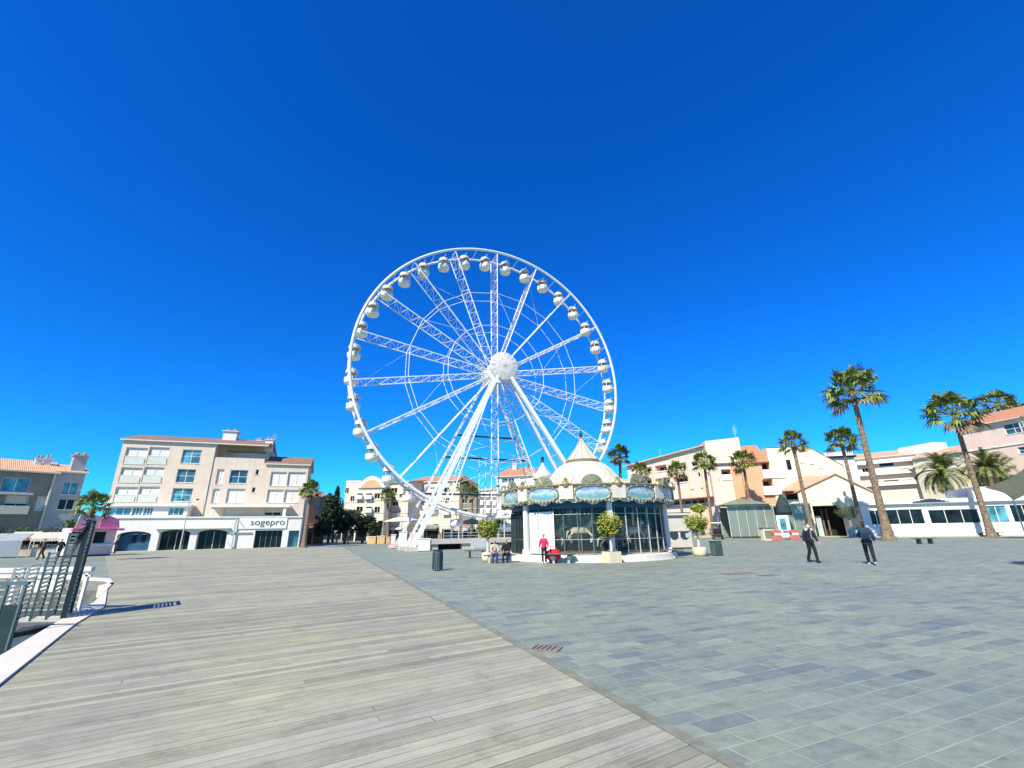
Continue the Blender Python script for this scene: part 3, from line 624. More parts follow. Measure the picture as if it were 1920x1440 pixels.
p0=A(1350,1000,87); p1=A(1412,1000,86)
b=Bld('apartment_block','cream stair tower block with an orange pilaster, gable top and tall roof aerial',p0[:2],p1[:2])
T=lambda px,py,y=0:b.uz(px,py,y)
zc=T(1380,868)[1]; op=b.rect(1353,880,1371,899)
b.wall(0,b.L,0,zc,0,10,'pinkw',[op],rev=1.4); b.balcony(op,0,1.4,'bright')
mb=MB(); mb.prismxz([(-.3,zc+.003),(b.L+.3,zc+.003),(b.L+.3,T(1414,838)[1]),(T(1383,821)[0],T(1383,821)[1]),(-.3,T(1350,827)[1])],-.6,9,'cream2'); b.part('upper_storey',mb)
mb=MB(); mb.box(T(1374,900)[0],T(1396,900)[0],-.35,-.004,0,zc-.003,'orange'); b.part('orange_pilaster',mb)
mb=MB(); mb.box(T(1398,900)[0],T(1409,900)[0],-.12,-.004,T(1403,928)[1],T(1403,876)[1],'bluegrey'); zz=T(1403,902)[1]; mb.box(T(1398,900)[0]-.1,T(1409,900)[0]+.1,-.3,-.121,zz-.08,zz+.08,'frame'); b.part('window_bay',mb)
mb=MB(); x,z=T(1376,800,2); zg=T(1383,821)[1]; mb.path([(x,2,zg-.5),(x,2,zg+2.9)],.05,'slat')
for k in range(4): mb.box(x-.45,x+.45,1.97,2.03,zg+1.3+.35*k,zg+1.36+.35*k,'slat')
b.part('aerial',mb)

p0=A(1412,1000,85); p1=A(1467,1000,84)
b=Bld('apartment_block','salmon building with two deep loggias and a terracotta roof left of the orange roofed hall',p0[:2],p1[:2])
T=lambda px,py,y=0:b.uz(px,py,y)
W=[b.rect(1428,866,1464,881),b.rect(1430,899,1465,912)]; zt=T(1440,864)[1]
b.wall(.003,b.L,0,zt,0,12,'orange',W,rev=1.6)
for r in W:
    a,e,c,d_=r; mb=MB(); mb.box(a-.2,e+.3,-.5,-.004,c-1.55,c+.05,'bright'); fo=b.part('balcony',mb)
    bk=MB(); bk.quad((a,1.59,c),(e,1.59,c),(e,1.59,d_),(a,1.59,d_),'peach'); bk.box(a+.3,(a+e)/2-.1,1.5,1.57,c,d_-.2,'glassd'); bk.box((a+e)/2+.2,e-.3,1.5,1.57,c,d_-.2,'glassd'); b.part('balcony_door',bk,fo)
mb=MB(); z1=T(1440,834,5)[1]; mb.add([(-.3,-.6,zt-.05),(b.L-.003,-.6,zt-.05),(b.L-.003,5,z1),(-.3,5,z1),(b.L,12,z1-.1),(-.3,12,z1-.1),(-.3,-.6,zt-.3),(b.L-.003,-.6,zt-.3)],[(0,1,2,3),(3,2,4,5),(6,7,1,0)],'tile'); b.part('roof',mb)
mb=MB(); mb.prismxz([(b.L+.003,0),(T(1582,960)[0],0),(T(1582,878)[0],T(1582,878)[1]),(T(1578,873)[0],T(1578,873)[1]),(T(1511,837)[0],T(1511,837)[1]),(b.L+.003,T(1467,838)[1])],-.3,11,'cream2'); gw_=b.part('gable_wing',mb)
f=MB(); r=b.rect(1475,862,1483,881,-.3); f.box(r[0],r[1],-.33,-.305,r[2],r[3],'glassd'); f.box(r[0]-.06,r[1]+.06,-.345,-.331,r[2]-.06,r[2],'frame'); f.box(r[1]+.002,r[1]+.5,-.36,-.305,r[2],r[3],'cream2'); b.part('window',f)
mb=MB()
for (x_,y_) in ((1500,869),(1518,872),(1535,880)): u,z=T(x_,y_,-.3); mb.box(u,u+.8,-.34,-.305,z,z+.12,'steelbrown')
mb.path([(T(1494,850,-.3)[0],-.36,3),(T(1494,850,-.3)[0],-.36,T(1494,845)[1])],.05,'slat'); b.part('vents_and_pipe',mb)
mb=MB(); a=T(1511,837)[0]; mb.add([(b.L,-.5,T(1467,838)[1]+.02),(a,-.5,T(1511,837)[1]+.02),(a,11,T(1511,837)[1]+.02),(b.L,11,T(1467,838)[1]+.02),(T(1580,874)[0],-.5,T(1580,874)[1]+.02),(T(1580,874)[0],11,T(1580,874)[1]+.02)],[(0,1,2,3),(1,4,5,2)],'tile2'); b.part('roof',mb)
mb=MB(); u,z=T(1548,866,14); u2,z2=T(1598,846,14); mb.box(u,u2,14,20,0,z2,'bright'); mb.box(u-.3,u2+.3,13.5,13.99,z2-1.3,z2-.9,'glassd'); b.part('rear_white_block',mb)

# ---------------------------------------------------------------- cream market hall with orange roof and dark opening
p0=A(1512,1000,76); p1=A(1655,1000,72)
b=Bld('market_hall','cream gabled hall with orange roof and a wide dark opening',p0[:2],p1[:2])
T=lambda px,py,y=0:b.uz(px,py,y)
zo=T(1570,947)[1]; a=T(1526,965)[0]; e=T(1620,965)[0]; ze=T(1515,918)[1]; gx,gz=T(1565,889); L=b.L; DP=24
b.wall(0,L,0,zo+.5,0,12,'cream2',[(a,e,.02,zo)],rev=4)
mb=MB(); mb.quad((a,3.95,0),(e,3.95,0),(e,3.95,zo),(a,3.95,zo),'dark'); b.part('dark_opening_back',mb)  # near-black sheet stands in for the unlit inside of the hall
mb=MB()
for px in (1543,1552,1585,1603): x=T(px,980,2.5)[0]; mb.box(x,x+.22,2.4,2.6,0,zo-.5,'steelbrown')
mb.box(T(1531,980,2)[0],T(1541,980,2)[0],2,2.1,0,3.2,'slat'); b.part('door_leaf',mb)
zr_=T(1640,922)[1]
mb=MB(); mb.prismxz([(0,zo+.503),(L,zo+.503),(L,zr_),(gx,gz),(0,ze)],-.004,DP,'cream2'); b.part('gable',mb)
mb=MB(); q=.18; mb.add([(-.6,-.35,ze-.3),(gx,-.35,gz+q),(gx,DP,gz+q),(-.6,DP,ze-.3),(L+.5,-.35,zr_-.1),(L+.5,DP,zr_-.1),(-.6,-.35,ze-.5),(gx,-.35,gz+.0),(L+.5,-.35,zr_-.3)],[(0,1,2,3),(1,4,5,2),(6,7,1,0),(7,8,4,1),(6,0,3)],'tile2'); b.part('roof',mb)
def loc(p): v=Vector(p)-b.p0; return Vector((v.dot(b.d),v.dot(b.n),v.z))
eL,eR,rR,rL=loc(A(1465,919,76)),loc(A(1517,917,75.5)),loc(A(1566,890,81)),loc(A(1509,892,82)); bk_=Vector((0,9,0))
mb=MB(); dn=Vector((0,0,-.2)); mb.add([eL,eR,rR,rL,rL+bk_+Vector((-3,0,-2.5)),eL+dn,eR+dn],[(0,1,2,3),(0,3,4),(5,6,1,0)],'tile2'); b.part('lower_roof',mb)
mb=MB(); mb.box(eL.x+.6,-.003,1.2,8,0,eL.z-.35,'cream2'); mb.box(eL.x+.8,eL.x+3.6,1.1,1.19,eL.z-1.5,eL.z-.6,'dark'); mb.box(eL.x+.7,eL.x+3.7,.9,1.09,eL.z-.6,eL.z-.4,'redplastic'); b.part('side_annex',mb)
mb=MB(); u,z=T(1583,925); mb.box(u-.2,u+.2,-.2,-.006,z-.3,z+.3,'steelbrown'); b.part('wall_lamp',mb)

# ---------------------------------------------------------------- distant pink-white terraced block
p0=A(1606,1000,116); p1=A(1760,1000,106)
b=Bld('apartment_block','pinkish white terraced apartment building between the two tall palms',p0[:2],p1[:2])
T=lambda px,py,y=0:b.uz(px,py,y)
c6=crop(1500,660,3.4286)
W=[(b.rect(505,690,600,735,0,c6),'b'),(b.rect(620,680,690,700,0,c6),'b'),(b.rect(540,822,640,852,0,c6),'w'),(b.rect(655,820,725,842,0,c6),'w'),(b.rect(640,748,705,778,0,c6),'w'),(b.rect(400,745,455,780,0,c6),'w'),(b.rect(470,830,510,850,0,c6),'w')]
zt=T(1700,852)[1]
b.wall(0,b.L,0,zt,0,14,'pinkw',[r for r,k in W],rev=.5)
for r,k in W: b.window(r,0,'dark',3 if k=='w' else 1,1,rev=.45)
b.roof(0,b.L,0,14,zt,zt+2.0,'tile2',.5)
mb=MB()
for py in (862,800*0+884,905): 
    z=T(1690,py)[1]; mb.box(b.L*.25,b.L+.3,-1.1,-.004,z-.5,z+.4,'bright')
b.part('balcony',mb)
p0=A(1752,1000,104); p1=A(1875,1000,92)
b=Bld('apartment_block','cream roofed apartment building behind the feathery date palms at right',p0[:2],p1[:2])
T=lambda px,py,y=0:b.uz(px,py,y); zt=T(1810,845)[1]
W=[b.rect(1090,610,1165,645,0,c6),b.rect(1180,630,1235,660,0,c6),b.rect(900,700,980,730,0,c6)]
b.wall(0,b.L,0,zt,0,13,'cream2',W,rev=.5)
for r in W: b.window(r,0,'dark',3,1,rev=.45)
b.roof(0,b.L,0,13,zt,zt+2.2,'tile2',.5)
mb=MB(); x0,z0=T(1712,832,3); x1,_=T(1752,832,3); mb.box(-5,3,3,7,zt-.5,zt+3.4,'bright'); b.part('rooftop_room',mb)

# ---------------------------------------------------------------- pink house at the right edge
p0=A(1866,1000,77); p1=A(1990,1000,69)
b=Bld('pink_house','pale pink three storey house with a terracotta roof cut off by the right edge',p0[:2],p1[:2])
T=lambda px,py,y=0:b.uz(px,py,y); zt=T(1890,786)[1]
W=[(b.rect(1308,455,1440,525,0,c6),'glass'),(b.rect(1400,610,1440,655,0,c6),'glass')]
W[0][0][1]+=1.2; W[1][0][1]+=2
b.wall(0,b.L,0,zt,0,11,'pinkw',[r for r,k in W])
for r,k in W: b.window(r,0,k,3,2)
b.roof(0,b.L,0,11,zt,zt+2.6,'tile',.7)
mb=MB(); z=T(1890,835)[1]; mb.box(-.1,b.L,-.15,-.004,z-.1,z+.1,'bright'); b.part('string_course',mb)
# hedge/ low blocks closing the horizon far away
for (pl,pr,Y,top,wm,rm,lab) in ((1040,1200,150,905,'cream2','tile2','distant cream terrace of houses behind the carousel roof'),(600,650,150,960,'plaster','tile2','small far beige house at the end of the tree lined street'),(-60,60,105,930,'plaster','tile2','beige house far behind the grey building at the left edge')):
    simple('town_house',lab,pl,pr,Y,Y,top,10,wm,rm,1.5,[(pl+(pr-pl)*(i+.2)/4,top+14,pl+(pr-pl)*(i+.6)/4,top+22,'dark') for i in range(4)])

# ---------------------------------------------------------------- white waterfront pavilion at right
p0=A(1622,1000,66); p1=A(1990,1000,58.5)
b=Bld('restaurant_pavilion','long low white glazed restaurant pavilion behind the palms at right',p0[:2],p1[:2],'pavilion')
c7=crop(1680,860,5.76)
T=lambda px,py,y=0:b.uz(px,py,y)
zb=T(1760,982)[1]; zt=T(1760,953)[1]; zz=max(.5,zb)
W=[b.rect(1632,957,1655,982),b.rect(1662,955,1733,982),b.rect(1743,955,1838,982),b.rect(1850,948,1890,976),b.rect(1897,946,1945,976)]
W=[[r[0],r[1],zz,min(r[3],zt+.5)] for r in W]
zT=T(1760,944)[1]; zR=T(1845,930,2)[1]
b.wall(0,b.L,0,max(zT,zt+.7),0,9,'bright',W,rev=.2)
for i,r in enumerate(W): b.window(r,0,'dark' if i!=3 else 'teal',3 if i in(1,2) else 2,1,rev=.2,sill=False)
zT=max(zT,zt+.7)
mb=MB(); mb.box(-.3,b.L+.3,-.5,9.3,zT,zT+.55,'bright'); b.part('fascia',mb)
uA=T(1650,940)[0]; uB=T(1830,930)[0]
mb=MB(); mb.prismxz([(uB,zT+.56),(b.L,zT+.56),(b.L-4,zT+1.2),(uB+3.5,zT+2.0),(uB,zT+1.9)],.5,8,'bright'); b.part('raised_roof',mb)
mb=MB(); x0=T(1712,945,-.55)[0]; x1=T(1782,945,-.55)[0]
for k in range(9): 
    t=k/8; h=.5*sin(PI*min(1,max(.08,t)))+.08; mb.box(x0+(x1-x0)*k/9,x0+(x1-x0)*(k+1)/9,-.56,-.505,zT+.1,zT+.1+h*.8,'denim')
b.part('dark_blue_emblem',mb)
mb=MB(); x0=T(1772,925,2)[0]
for k in range(3):
    x=x0+k*2.0
    mb.path([(x,2,zT+.55),(x+.5,2,zT+1.9),(x+1.0,2,zT+.55)],.05,'slat'); mb.tube((x+.25,2,zT+1.2),(x+.75,2,zT+1.2),.04,'slat')
b.part('roof_frame',mb)
mb=MB(); mb.box(-.5,b.L,-.9,-.05,0,.16,'concrete'); b.part('plinth',mb)

# ================================================================== FERRIS WHEEL
WC=Vector((-1.80,55.0,0)); WP=0.3983; WR=18.5; WZ=21.73; WD=2.75
wh=thing('ferris_wheel','giant white ferris wheel with eighteen lattice spokes and slanting white legs','ferris wheel',WC,WP)
def wp(a,r,y): return Vector((r*sin(a),y,WZ+r*cos(a)))
def ring(name,r,y,rad_,n,mat='white',k=6,lab=None):
    mb=MB(); pts=[wp(2*PI*i/n,r,y) for i in range(n)]
    vs=[];fs=[]
    for i in range(n):
        a=2*PI*i/n
        for j in range(k):
            t=2*PI*j/k; vs.append(wp(a,r+rad_*cos(t),y+rad_*sin(t)))
    for i in range(n):
        for j in range(k): fs.append((i*k+j,((i+1)%n)*k+j,((i+1)%n)*k+(j+1)%k,i*k+(j+1)%k))
    mb.add(vs,fs,mat); o=mb.build(name,wh,True); 
    if lab: o['label']=lab
    return o
ring('rim',WR,0,.19,144,lab='front outer rim of the wheel'); ring('rim',WR,WD,.17,144,lab='back outer rim of the wheel')
for r in (.64,.37):
    for y in (.15,WD-.15): ring('tie_ring',WR*r,y,.045,18,k=5)
mb=MB()
for i in range(36):
    a=2*PI*(i+.05)/36
    if i%2==0 or True: mb.tube(wp(a,WR,0),wp(a,WR,WD),.05,'white',5)
mb.build('rim_bracing',wh)
for k in range(18):
    a=rad(20*k); mb=MB(); r0=1.2; r1=WR-.1
    for y in (0,WD):
        y0=.25 if y==0 else WD-.25
        mb.tube(wp(a,r0,y0),wp(a,r1,y),.08,'white',5)
    n=20
    for j in range(n):
        ra=r0+(r1-r0)*j/n; rb=r0+(r1-r0)*(j+1)/n
        ya,yb=(.15,WD-.15) if j%2 else (WD-.15,.15)
        mb.tube(wp(a,ra,ya),wp(a,rb,yb),.034,'frame',4,cap=False); mb.tube(wp(a,rb,.15),wp(a,rb,WD-.15),.024,'frame',4,cap=False)
    mb.build('spoke',wh)
# bracing wires between neighbouring spokes
for k in range(18):
    a=rad(20*k); c=rad(20*(k+1))
    if k%3==0: MB().tube(wp(c,WR*.37,.1),wp(a,WR*.64,.1),.02,'white',4).build('bracing_wire',wh)
    if k%3==1: MB().tube(wp(a,WR*.97,WD),wp(c,WR*.64,WD),.02,'white',4).build('bracing_wire',wh)
# hub
def hubdisc(y,r,t,name,mat):
    mb=MB(T=Matrix.Translation((0,y,WZ))@Matrix.Rotation(PI/2,4,'X'))
    mb.lathe([(0,t+.22),(r*.5,t+.16),(r*.93,t),(r,t-.06),(r,0),(0,0)],mat,36); o=mb.build(name,wh,False); return o
hubdisc(-2.0,1.92,.3,'hub_disc',M('mottled_white_hub_disc',(.66,.64,.645),.55,.22,2.2,.1))
mb=MB()
for i in range(16):
    a=2*PI*i/16; mb.tube((0,-2.53,WZ),(1.85*sin(a),-2.34,WZ+1.85*cos(a)),.018,'concrete',4)
mb.build('hub_ribs',wh)
mb=MB(T=Matrix.Translation((0,4.6,WZ))@Matrix.Rotation(PI/2,4,'X')); mb.lathe([(0,0),(.55,0),(.55,6.6),(0,6.6)],'white',20); mb.build('axle',wh)
mb=MB()
for y in (.2,WD-.2):
    t=MB(T=Matrix.Translation((0,y+.12,WZ))@Matrix.Rotation(PI/2,4,'X')); t.lathe([(.55,0),(1.5,0),(1.5,.24),(.55,.24)],'white',24)
    mb.v+=t.v; 
    o=len(mb.v)-len(t.v); mb._m('white'); mb.f+=[[i+o for i in f] for f in t.f]; mb.mi+=[0]*len(t.f)
mb.build('hub_flange',wh)
# legs
def leg(top,foot,w,label):
    mb=MB(); top=Vector(top); foot=Vector(foot); mb.beam(top,foot,w,w,'white',(0,1,0)); 
    mb.box(foot.x-.7,foot.x+.7,foot.y-.7,foot.y+.7,0,.35,'concrete'); o=mb.build('leg',wh); o['label']=label
S=11.2
leg((-.35,-1.9,WZ-.3),(-S,-6,.3),.42,'left outer front leg'); leg((.35,-1.9,WZ-.3),(S+.7,-6,.3),.42,'right outer front leg')
leg((-.5,-1.2,WZ-.3),(-S,-2.2,.3),.28,'left inner front leg'); leg((.5,-1.2,WZ-.3),(S+.3,-2.2,.3),.28,'right inner front leg')
leg((-.5,4.2,WZ-.3),(-S,4.9,.3),.28,'left rear leg'); leg((.5,4.2,WZ-.3),(S,4.9,.3),.28,'right rear leg')
def lerp(a,b,t): return Vector(a)+(Vector(b)-Vector(a))*t
mb=MB()
for s_ in (-1,1):
    T1=(-.35*-s_,-1.9,WZ-.3); F1=(s_*(S+(.7 if s_>0 else 0)),-6,.3); T2=(.5*s_,-1.2,WZ-.3); F2=(s_*(S+(.3 if s_>0 else 0)),-2.2,.3)
    for j in range(9):
        t=.12+j*.1; mb.tube(lerp(T1,F1,t),lerp(T2,F2,t),.04,'cool',5); mb.tube(lerp(T1,F1,t),lerp(T2,F2,t+.1),.025,'cool',5)
mb.build('leg_bracing',wh)
mb=MB()
L1=((-.5,4.2,WZ-.3),(-S,4.9,.3)); R1=((.5,4.2,WZ-.3),(S,4.9,.3))
for t in (.36,.50,.72): 
    p,q=lerp(*L1,t),lerp(*R1,t); q=lerp(p,q,.98); mb.beam(p,q,.16,.22,'darkmetal')
for (t,u) in ((.36,.50),(.50,.72)):
    mb.tube(lerp(*L1,t),lerp(*R1,u),.035,'white',5); mb.tube(lerp(*R1,t),lerp(*L1,u),.035,'white',5)
mb.build('rear_cross_ties',wh)
# rear drive mast
mb=MB()
for s_ in (-.45,.45): mb.tube((s_-.3,5.4,0),(s_-.3,5.4,11),.06,'white',5)
for j in range(12): mb.tube((-.75,5.4,j*.9),(.15,5.4,(j+1)*.9),.03,'white',4)
mb.build('rear_mast',wh)

# gondolas
def make_gondola():
    g=thing('gondola','','gondola')
    mb=MB(); n=20; H=.92; zb=-2.12
    mb.lathe([(0,zb),(.66,zb+.01),(.86,zb+.10),(.95,zb+.35),(.95,zb+H*.9),(.90,zb+H*.9),(.88,zb+.45),(.80,zb+.2),(0,zb+.15)],'frame',n); mb.build('tub',g,True)
    mb=MB(); mb.lathe([(.45,zb+.18),(.82,zb+.42),(.80,zb+.55),(.5,zb+.55),(.5,zb+.2)],'seat',n); mb.build('seat',g)
    mb=MB()
    for i in range(4): a=PI/4+PI/2*i; mb.tube((.86*cos(a),.86*sin(a),zb+H-.05),(.72*cos(a),.72*sin(a),-.52),.028,'slat',5)
    mb.tube((0,0,zb+.2),(0,0,.0),.04,'slat',6); mb.lathe([(0,zb+.9),(.32,zb+.9),(.32,zb+.86),(0,zb+.86)],'slat',12); mb.build('pole',g)
    mb=MB(); mb.lathe([(0,.12),(.4,.02),(.80,-.22),(.86,-.45),(.84,-.70),(.76,-.68),(.74,-.45),(.3,-.2),(0,-.14)],'canopy',16); mb.build('canopy',g)
    mb=MB(); mb.box(-.19,.19,-1.0,-.955,zb+.3,zb+H-.02,'canopy'); mb.tube((-.19,-.97,zb+H+.02),(.19,-.97,zb+H+.02),.02,'slat'); mb.build('door',g)
    mb=MB(); mb.tube((0,-1.15,.02),(0,1.15,.02),.06,'slat',6); mb.build('axle',g); g.scale=(.82,.82,.92)
    return g
g0=make_gondola()
ordn=['first','second','third','fourth','fifth','sixth','seventh','eighth','ninth','tenth','eleventh','twelfth','thirteenth','fourteenth','fifteenth','sixteenth','seventeenth','eighteenth']
for i in range(36):
    a=rad(5.5+10*i); g=g0 if i==0 else copy_tree(g0)
    p=Matrix.Translation(WC)@Matrix.Rotation(WP,4,'Z')@wp(a,WR-.35,WD/2); g.location=p; g.rotation_euler=(0,0,WP)
    if i==0: lab='white gondola at the very top of the wheel, just right of the vertical spoke'
    elif i<=17: lab='white gondola, %s clockwise from the one at the top of the wheel'%ordn[i-1]
    elif i==18: lab='white gondola at the very bottom of the wheel'
    else: lab='white gondola, %s counterclockwise from the one at the top of the wheel'%ordn[35-i]
    tag(g,lab,'gondola','gondolas hanging round the ferris wheel')

# loading platform, booths and signs at the foot of the wheel
def inwheel(x,y,z=0): return Matrix.Translation(WC)@Matrix.Rotation(WP,4,'Z')@Vector((x,y,z))
pf=thing('loading_platform','low grey loading platform with railings under the ferris wheel','platform',inwheel(0,0),WP)
mb=MB(); mb.box(-9.2,9.2,-5.2,5.0,.55,.95,'concrete'); mb.build('platform_deck',pf)
mb=MB(); 
for x in (-9,-5.5,-1.5,2.5,6,9): mb.box(x-.5,x+.5,-5.0,4.8,0,.548,'concrete')
mb.build('footing',pf)
mb=MB(); mb.box(-9.0,9.0,-4.2,4.0,0,.5,'dark'); mb.build('gap_shade_block',pf)  # solid dark block stands in for the shade under the deck
mb=MB()
for x in range(-8,9,2): mb.tube((x,-5.1,.95),(x,-5.1,1.95),.03,'slat',5)
for z in (1.3,1.6,1.95): mb.tube((-8,-5.1,z),(4,-5.1,z),.025,'slat',5)
mb.build('railing',pf)
mb=MB()
for k in range(5): mb.box(-5.2+.0,-3.2,-5.2-.3*(k+1),-5.2-.3*k-.003,0,.95-.19*(k+1)+.0,'slat')
mb.build('steps',pf)
def booth(px0,px1,y0,y1,Y,d,mat,name,label,cat,extra=None,group=None):
    """small upright box whose front face spans the given photo columns at distance Y"""
    p=A((px0+px1)/2,y1,Y); l=A(px0,y1,Y).x; r=A(px1,y1,Y).x; h=A((px0+px1)/2,y0,Y).z; w=(r-l)/2
    t=thing(name,label,cat,(p.x,Y,0),rad(12),group)
    mb=MB(); mb.box(-w,w,0,d,.05,h,mat); o=bevel(mb.build('body',t),.03)
    mb=MB(); mb.box(-w-.05,w+.05,-.05,d+.05,h+.003,h+.07,'frame'); mb.box(-w+.04,w-.04,.04,d-.04,0,.048,'darkmetal'); mb.build('trim',t)
    if extra: extra(t,w,h,d)
    return t
def poster(mat): 
    def f(t,w,h,d): mb=MB(); mb.box(-w*.85,w*.85,-.03,-.004,h*.35,h*.94,mat); mb.build('poster',t)
    return f
def hatch(t,w,h,d): mb=MB(); mb.box(-w*.7,w*.7,-.02,-.004,h*.45,h*.8,'glassd'); mb.box(-w*.8,w*.8,-.25,-.02,h*.42,h*.44,'frame'); mb.build('hatch',t)
booth(783,806,1011,1034,43.7,.9,'frame','counter_box','plain white counter box at the foot of the left wheel legs','counter')
booth(767,784,1000,1033,45.5,.4,'frame','poster_stand','upright stand with a printed pink poster left of the plain white counter box','poster stand',poster('pinkposter'))
booth(747,762,998,1028,49,1.0,'cool','ticket_machine','tall pale blue ticket machine between two pink stands at the wheel legs','ticket machine',poster('poster'))
booth(732,741,1003,1025,53,.5,'pinkposter','poster_stand','narrow pink stand, leftmost of the boxes at the wheel legs','poster stand',poster('palepink'))
booth(846,861,988,1004,56,1.4,'frame','ticket_booth','white ticket booth on the wheel platform, left of the two','booth',hatch)
booth(867,878,988,1004,57,1.4,'frame','ticket_booth','white ticket booth on the wheel platform, right of the two','booth',hatch)
for i,(x0,x1,y0,y1,lab) in enumerate([(690,706,1007,1018,'ochre stone block at the left end of the row beside the street lamp'),(708,722,1006,1019,'wide ochre stone block at the foot of the street lamp in the centre left'),(724,731,1008,1020,'narrow ochre stone block right of the street lamp')]):
    p=A((x0+x1)/2,y1,78); h=max(.7,A((x0+x1)/2,y0,78).z); w=(A(x1,y1,78).x-A(x0,y1,78).x)/2
    mb=MB(); mb.box(-w,w,-.6,.6,0,h,'yellow'); mb.box(-w-.06,w+.06,-.66,.66,h+.003,h+.12,'pot'); o=bevel(mb.build('stone_block'),.04); o.location=(p.x,78,0); o.rotation_euler.z=.1*i; tag(o,lab,'stone block','ochre stone blocks by the street lamp')

# ================================================================== CAROUSEL
CC=Vector((4.76,30.6,0)); CR=5.5
ca=thing('carousel','old fashioned round carousel with white domed roof, painted seascape panels and glazed sides','carousel',CC,-rad(8.84))
def cp(deg,r,z): a=rad(deg); return Vector((r*sin(a),-r*cos(a),z))
mb=MB(); mb.lathe([(0,.34),(5.15,.34),(5.35,.30),(5.4,.1),(5.45,0)],'coping',60); mb.build('plinth',ca)
mb=MB(); mb.lathe([(0,.36),(4.4,.36),(4.4,.5),(0,.5)],M('carousel_floor_boards',(.16,.10,.06),.6,.3,5),48); mb.build('turntable',ca)
mb=MB(); mb.lathe([(.9,.5),(.9,3.3),(1.3,3.5)],M('carousel_core_panel',(.10,.09,.11),.5,.5,3),12); mb.build('centre_column',ca)
# roof: shallow dome, ring, tent spire
def dome(t):
    if t<.4: q=t/.4; return (5.25-2.7*q,4.12+.50*q)
    q=(t-.4)/.6; return (2.55-1.63*q,4.62+1.40*sin(q*PI/2)**.9)
mb=MB(); prof=[]
for i in range(13): t=i/12; prof.append(dome(t))
mb.lathe(prof,'cream',48); rf=mb.build('dome',ca,True)
mb=MB()
for i in range(24): 
    a=15*i; pts=[cp(a,dome(t/8)[0],dome(t/8)[1]+.012) for t in range(9)]; mb.path(pts,.02,'ivory',4)
mb.build('seam',rf)
mb=MB(); mb.lathe([(.92,5.98),(1.16,6.0),(1.2,6.12),(1.08,6.2),(.92,6.2)],'gold',32); mb.build('ring_trim',ca)
mb=MB(); prof=[(1.05*(1-t)**1.3+.03,6.2+1.59*t) for t in [i/10 for i in range(11)]]; mb.lathe(prof,'cream',12); sp_=mb.build('spire',ca)
mb=MB()
for i in range(12): a=30*i; mb.path([cp(a,1.05*(1-t)**1.3+.045,6.205+1.59*t) for t in [j/8 for j in range(9)]],.022,'gold',4)
mb.build('seam',sp_)
mb=MB(); mb.lathe([(0,7.7),(.10,7.75),(.05,7.85),(.14,7.95),(.12,8.1),(.03,8.18),(.02,8.45),(0,8.5)],'darkmetal',10); mb.build('finial',ca)
mb=MB(); mb.lathe([(5.4,4.06),(5.0,3.95),(4.6,4.0),(0,4.05)],'dark',48); mb.build('ceiling',ca)  # near-black underside added so the inside looks shaded
# fascia band with scalloped hem
z0,z1=3.18,4.02; n=180
mb=MB(); vs=[];fs=[]
for i in range(n):
    a=360*i/n; ph=(a-4.6+15)%30/30; sc=.24*abs(sin(ph*PI*3))**.55*(1.25 if .33<ph<.67 else .8)
    vs+= [cp(a,CR,z1),cp(a,CR+.02,(z0+z1)/2),cp(a,CR-.03,z0+.1-sc),cp(a,CR-.12,z0+.12-sc),cp(a,CR-.14,z1)]
for i in range(n):
    j=(i+1)%n
    for k in range(5): kk=(k+1)%5; fs.append((i*5+k,j*5+k,j*5+kk,i*5+kk)[::-1])
mb.add(vs,fs,'ivory'); fa=mb.build('fascia',ca)
mb=MB(); mb.lathe([(CR-.1,z1),(CR+.14,z1+.0),(CR+.17,z1+.05),(CR+.1,z1+.1),(CR-.2,z1+.12)],'gold',72); mb.build('fascia_trim',ca)
mb=MB()
for i in range(72):
    a=5*i; mb.lathe([(0,0),(.05,.03),(0,.1)],'ivory',5,cp(a,CR+.12,z0+.02))
mb.build('lamp_beads',ca)
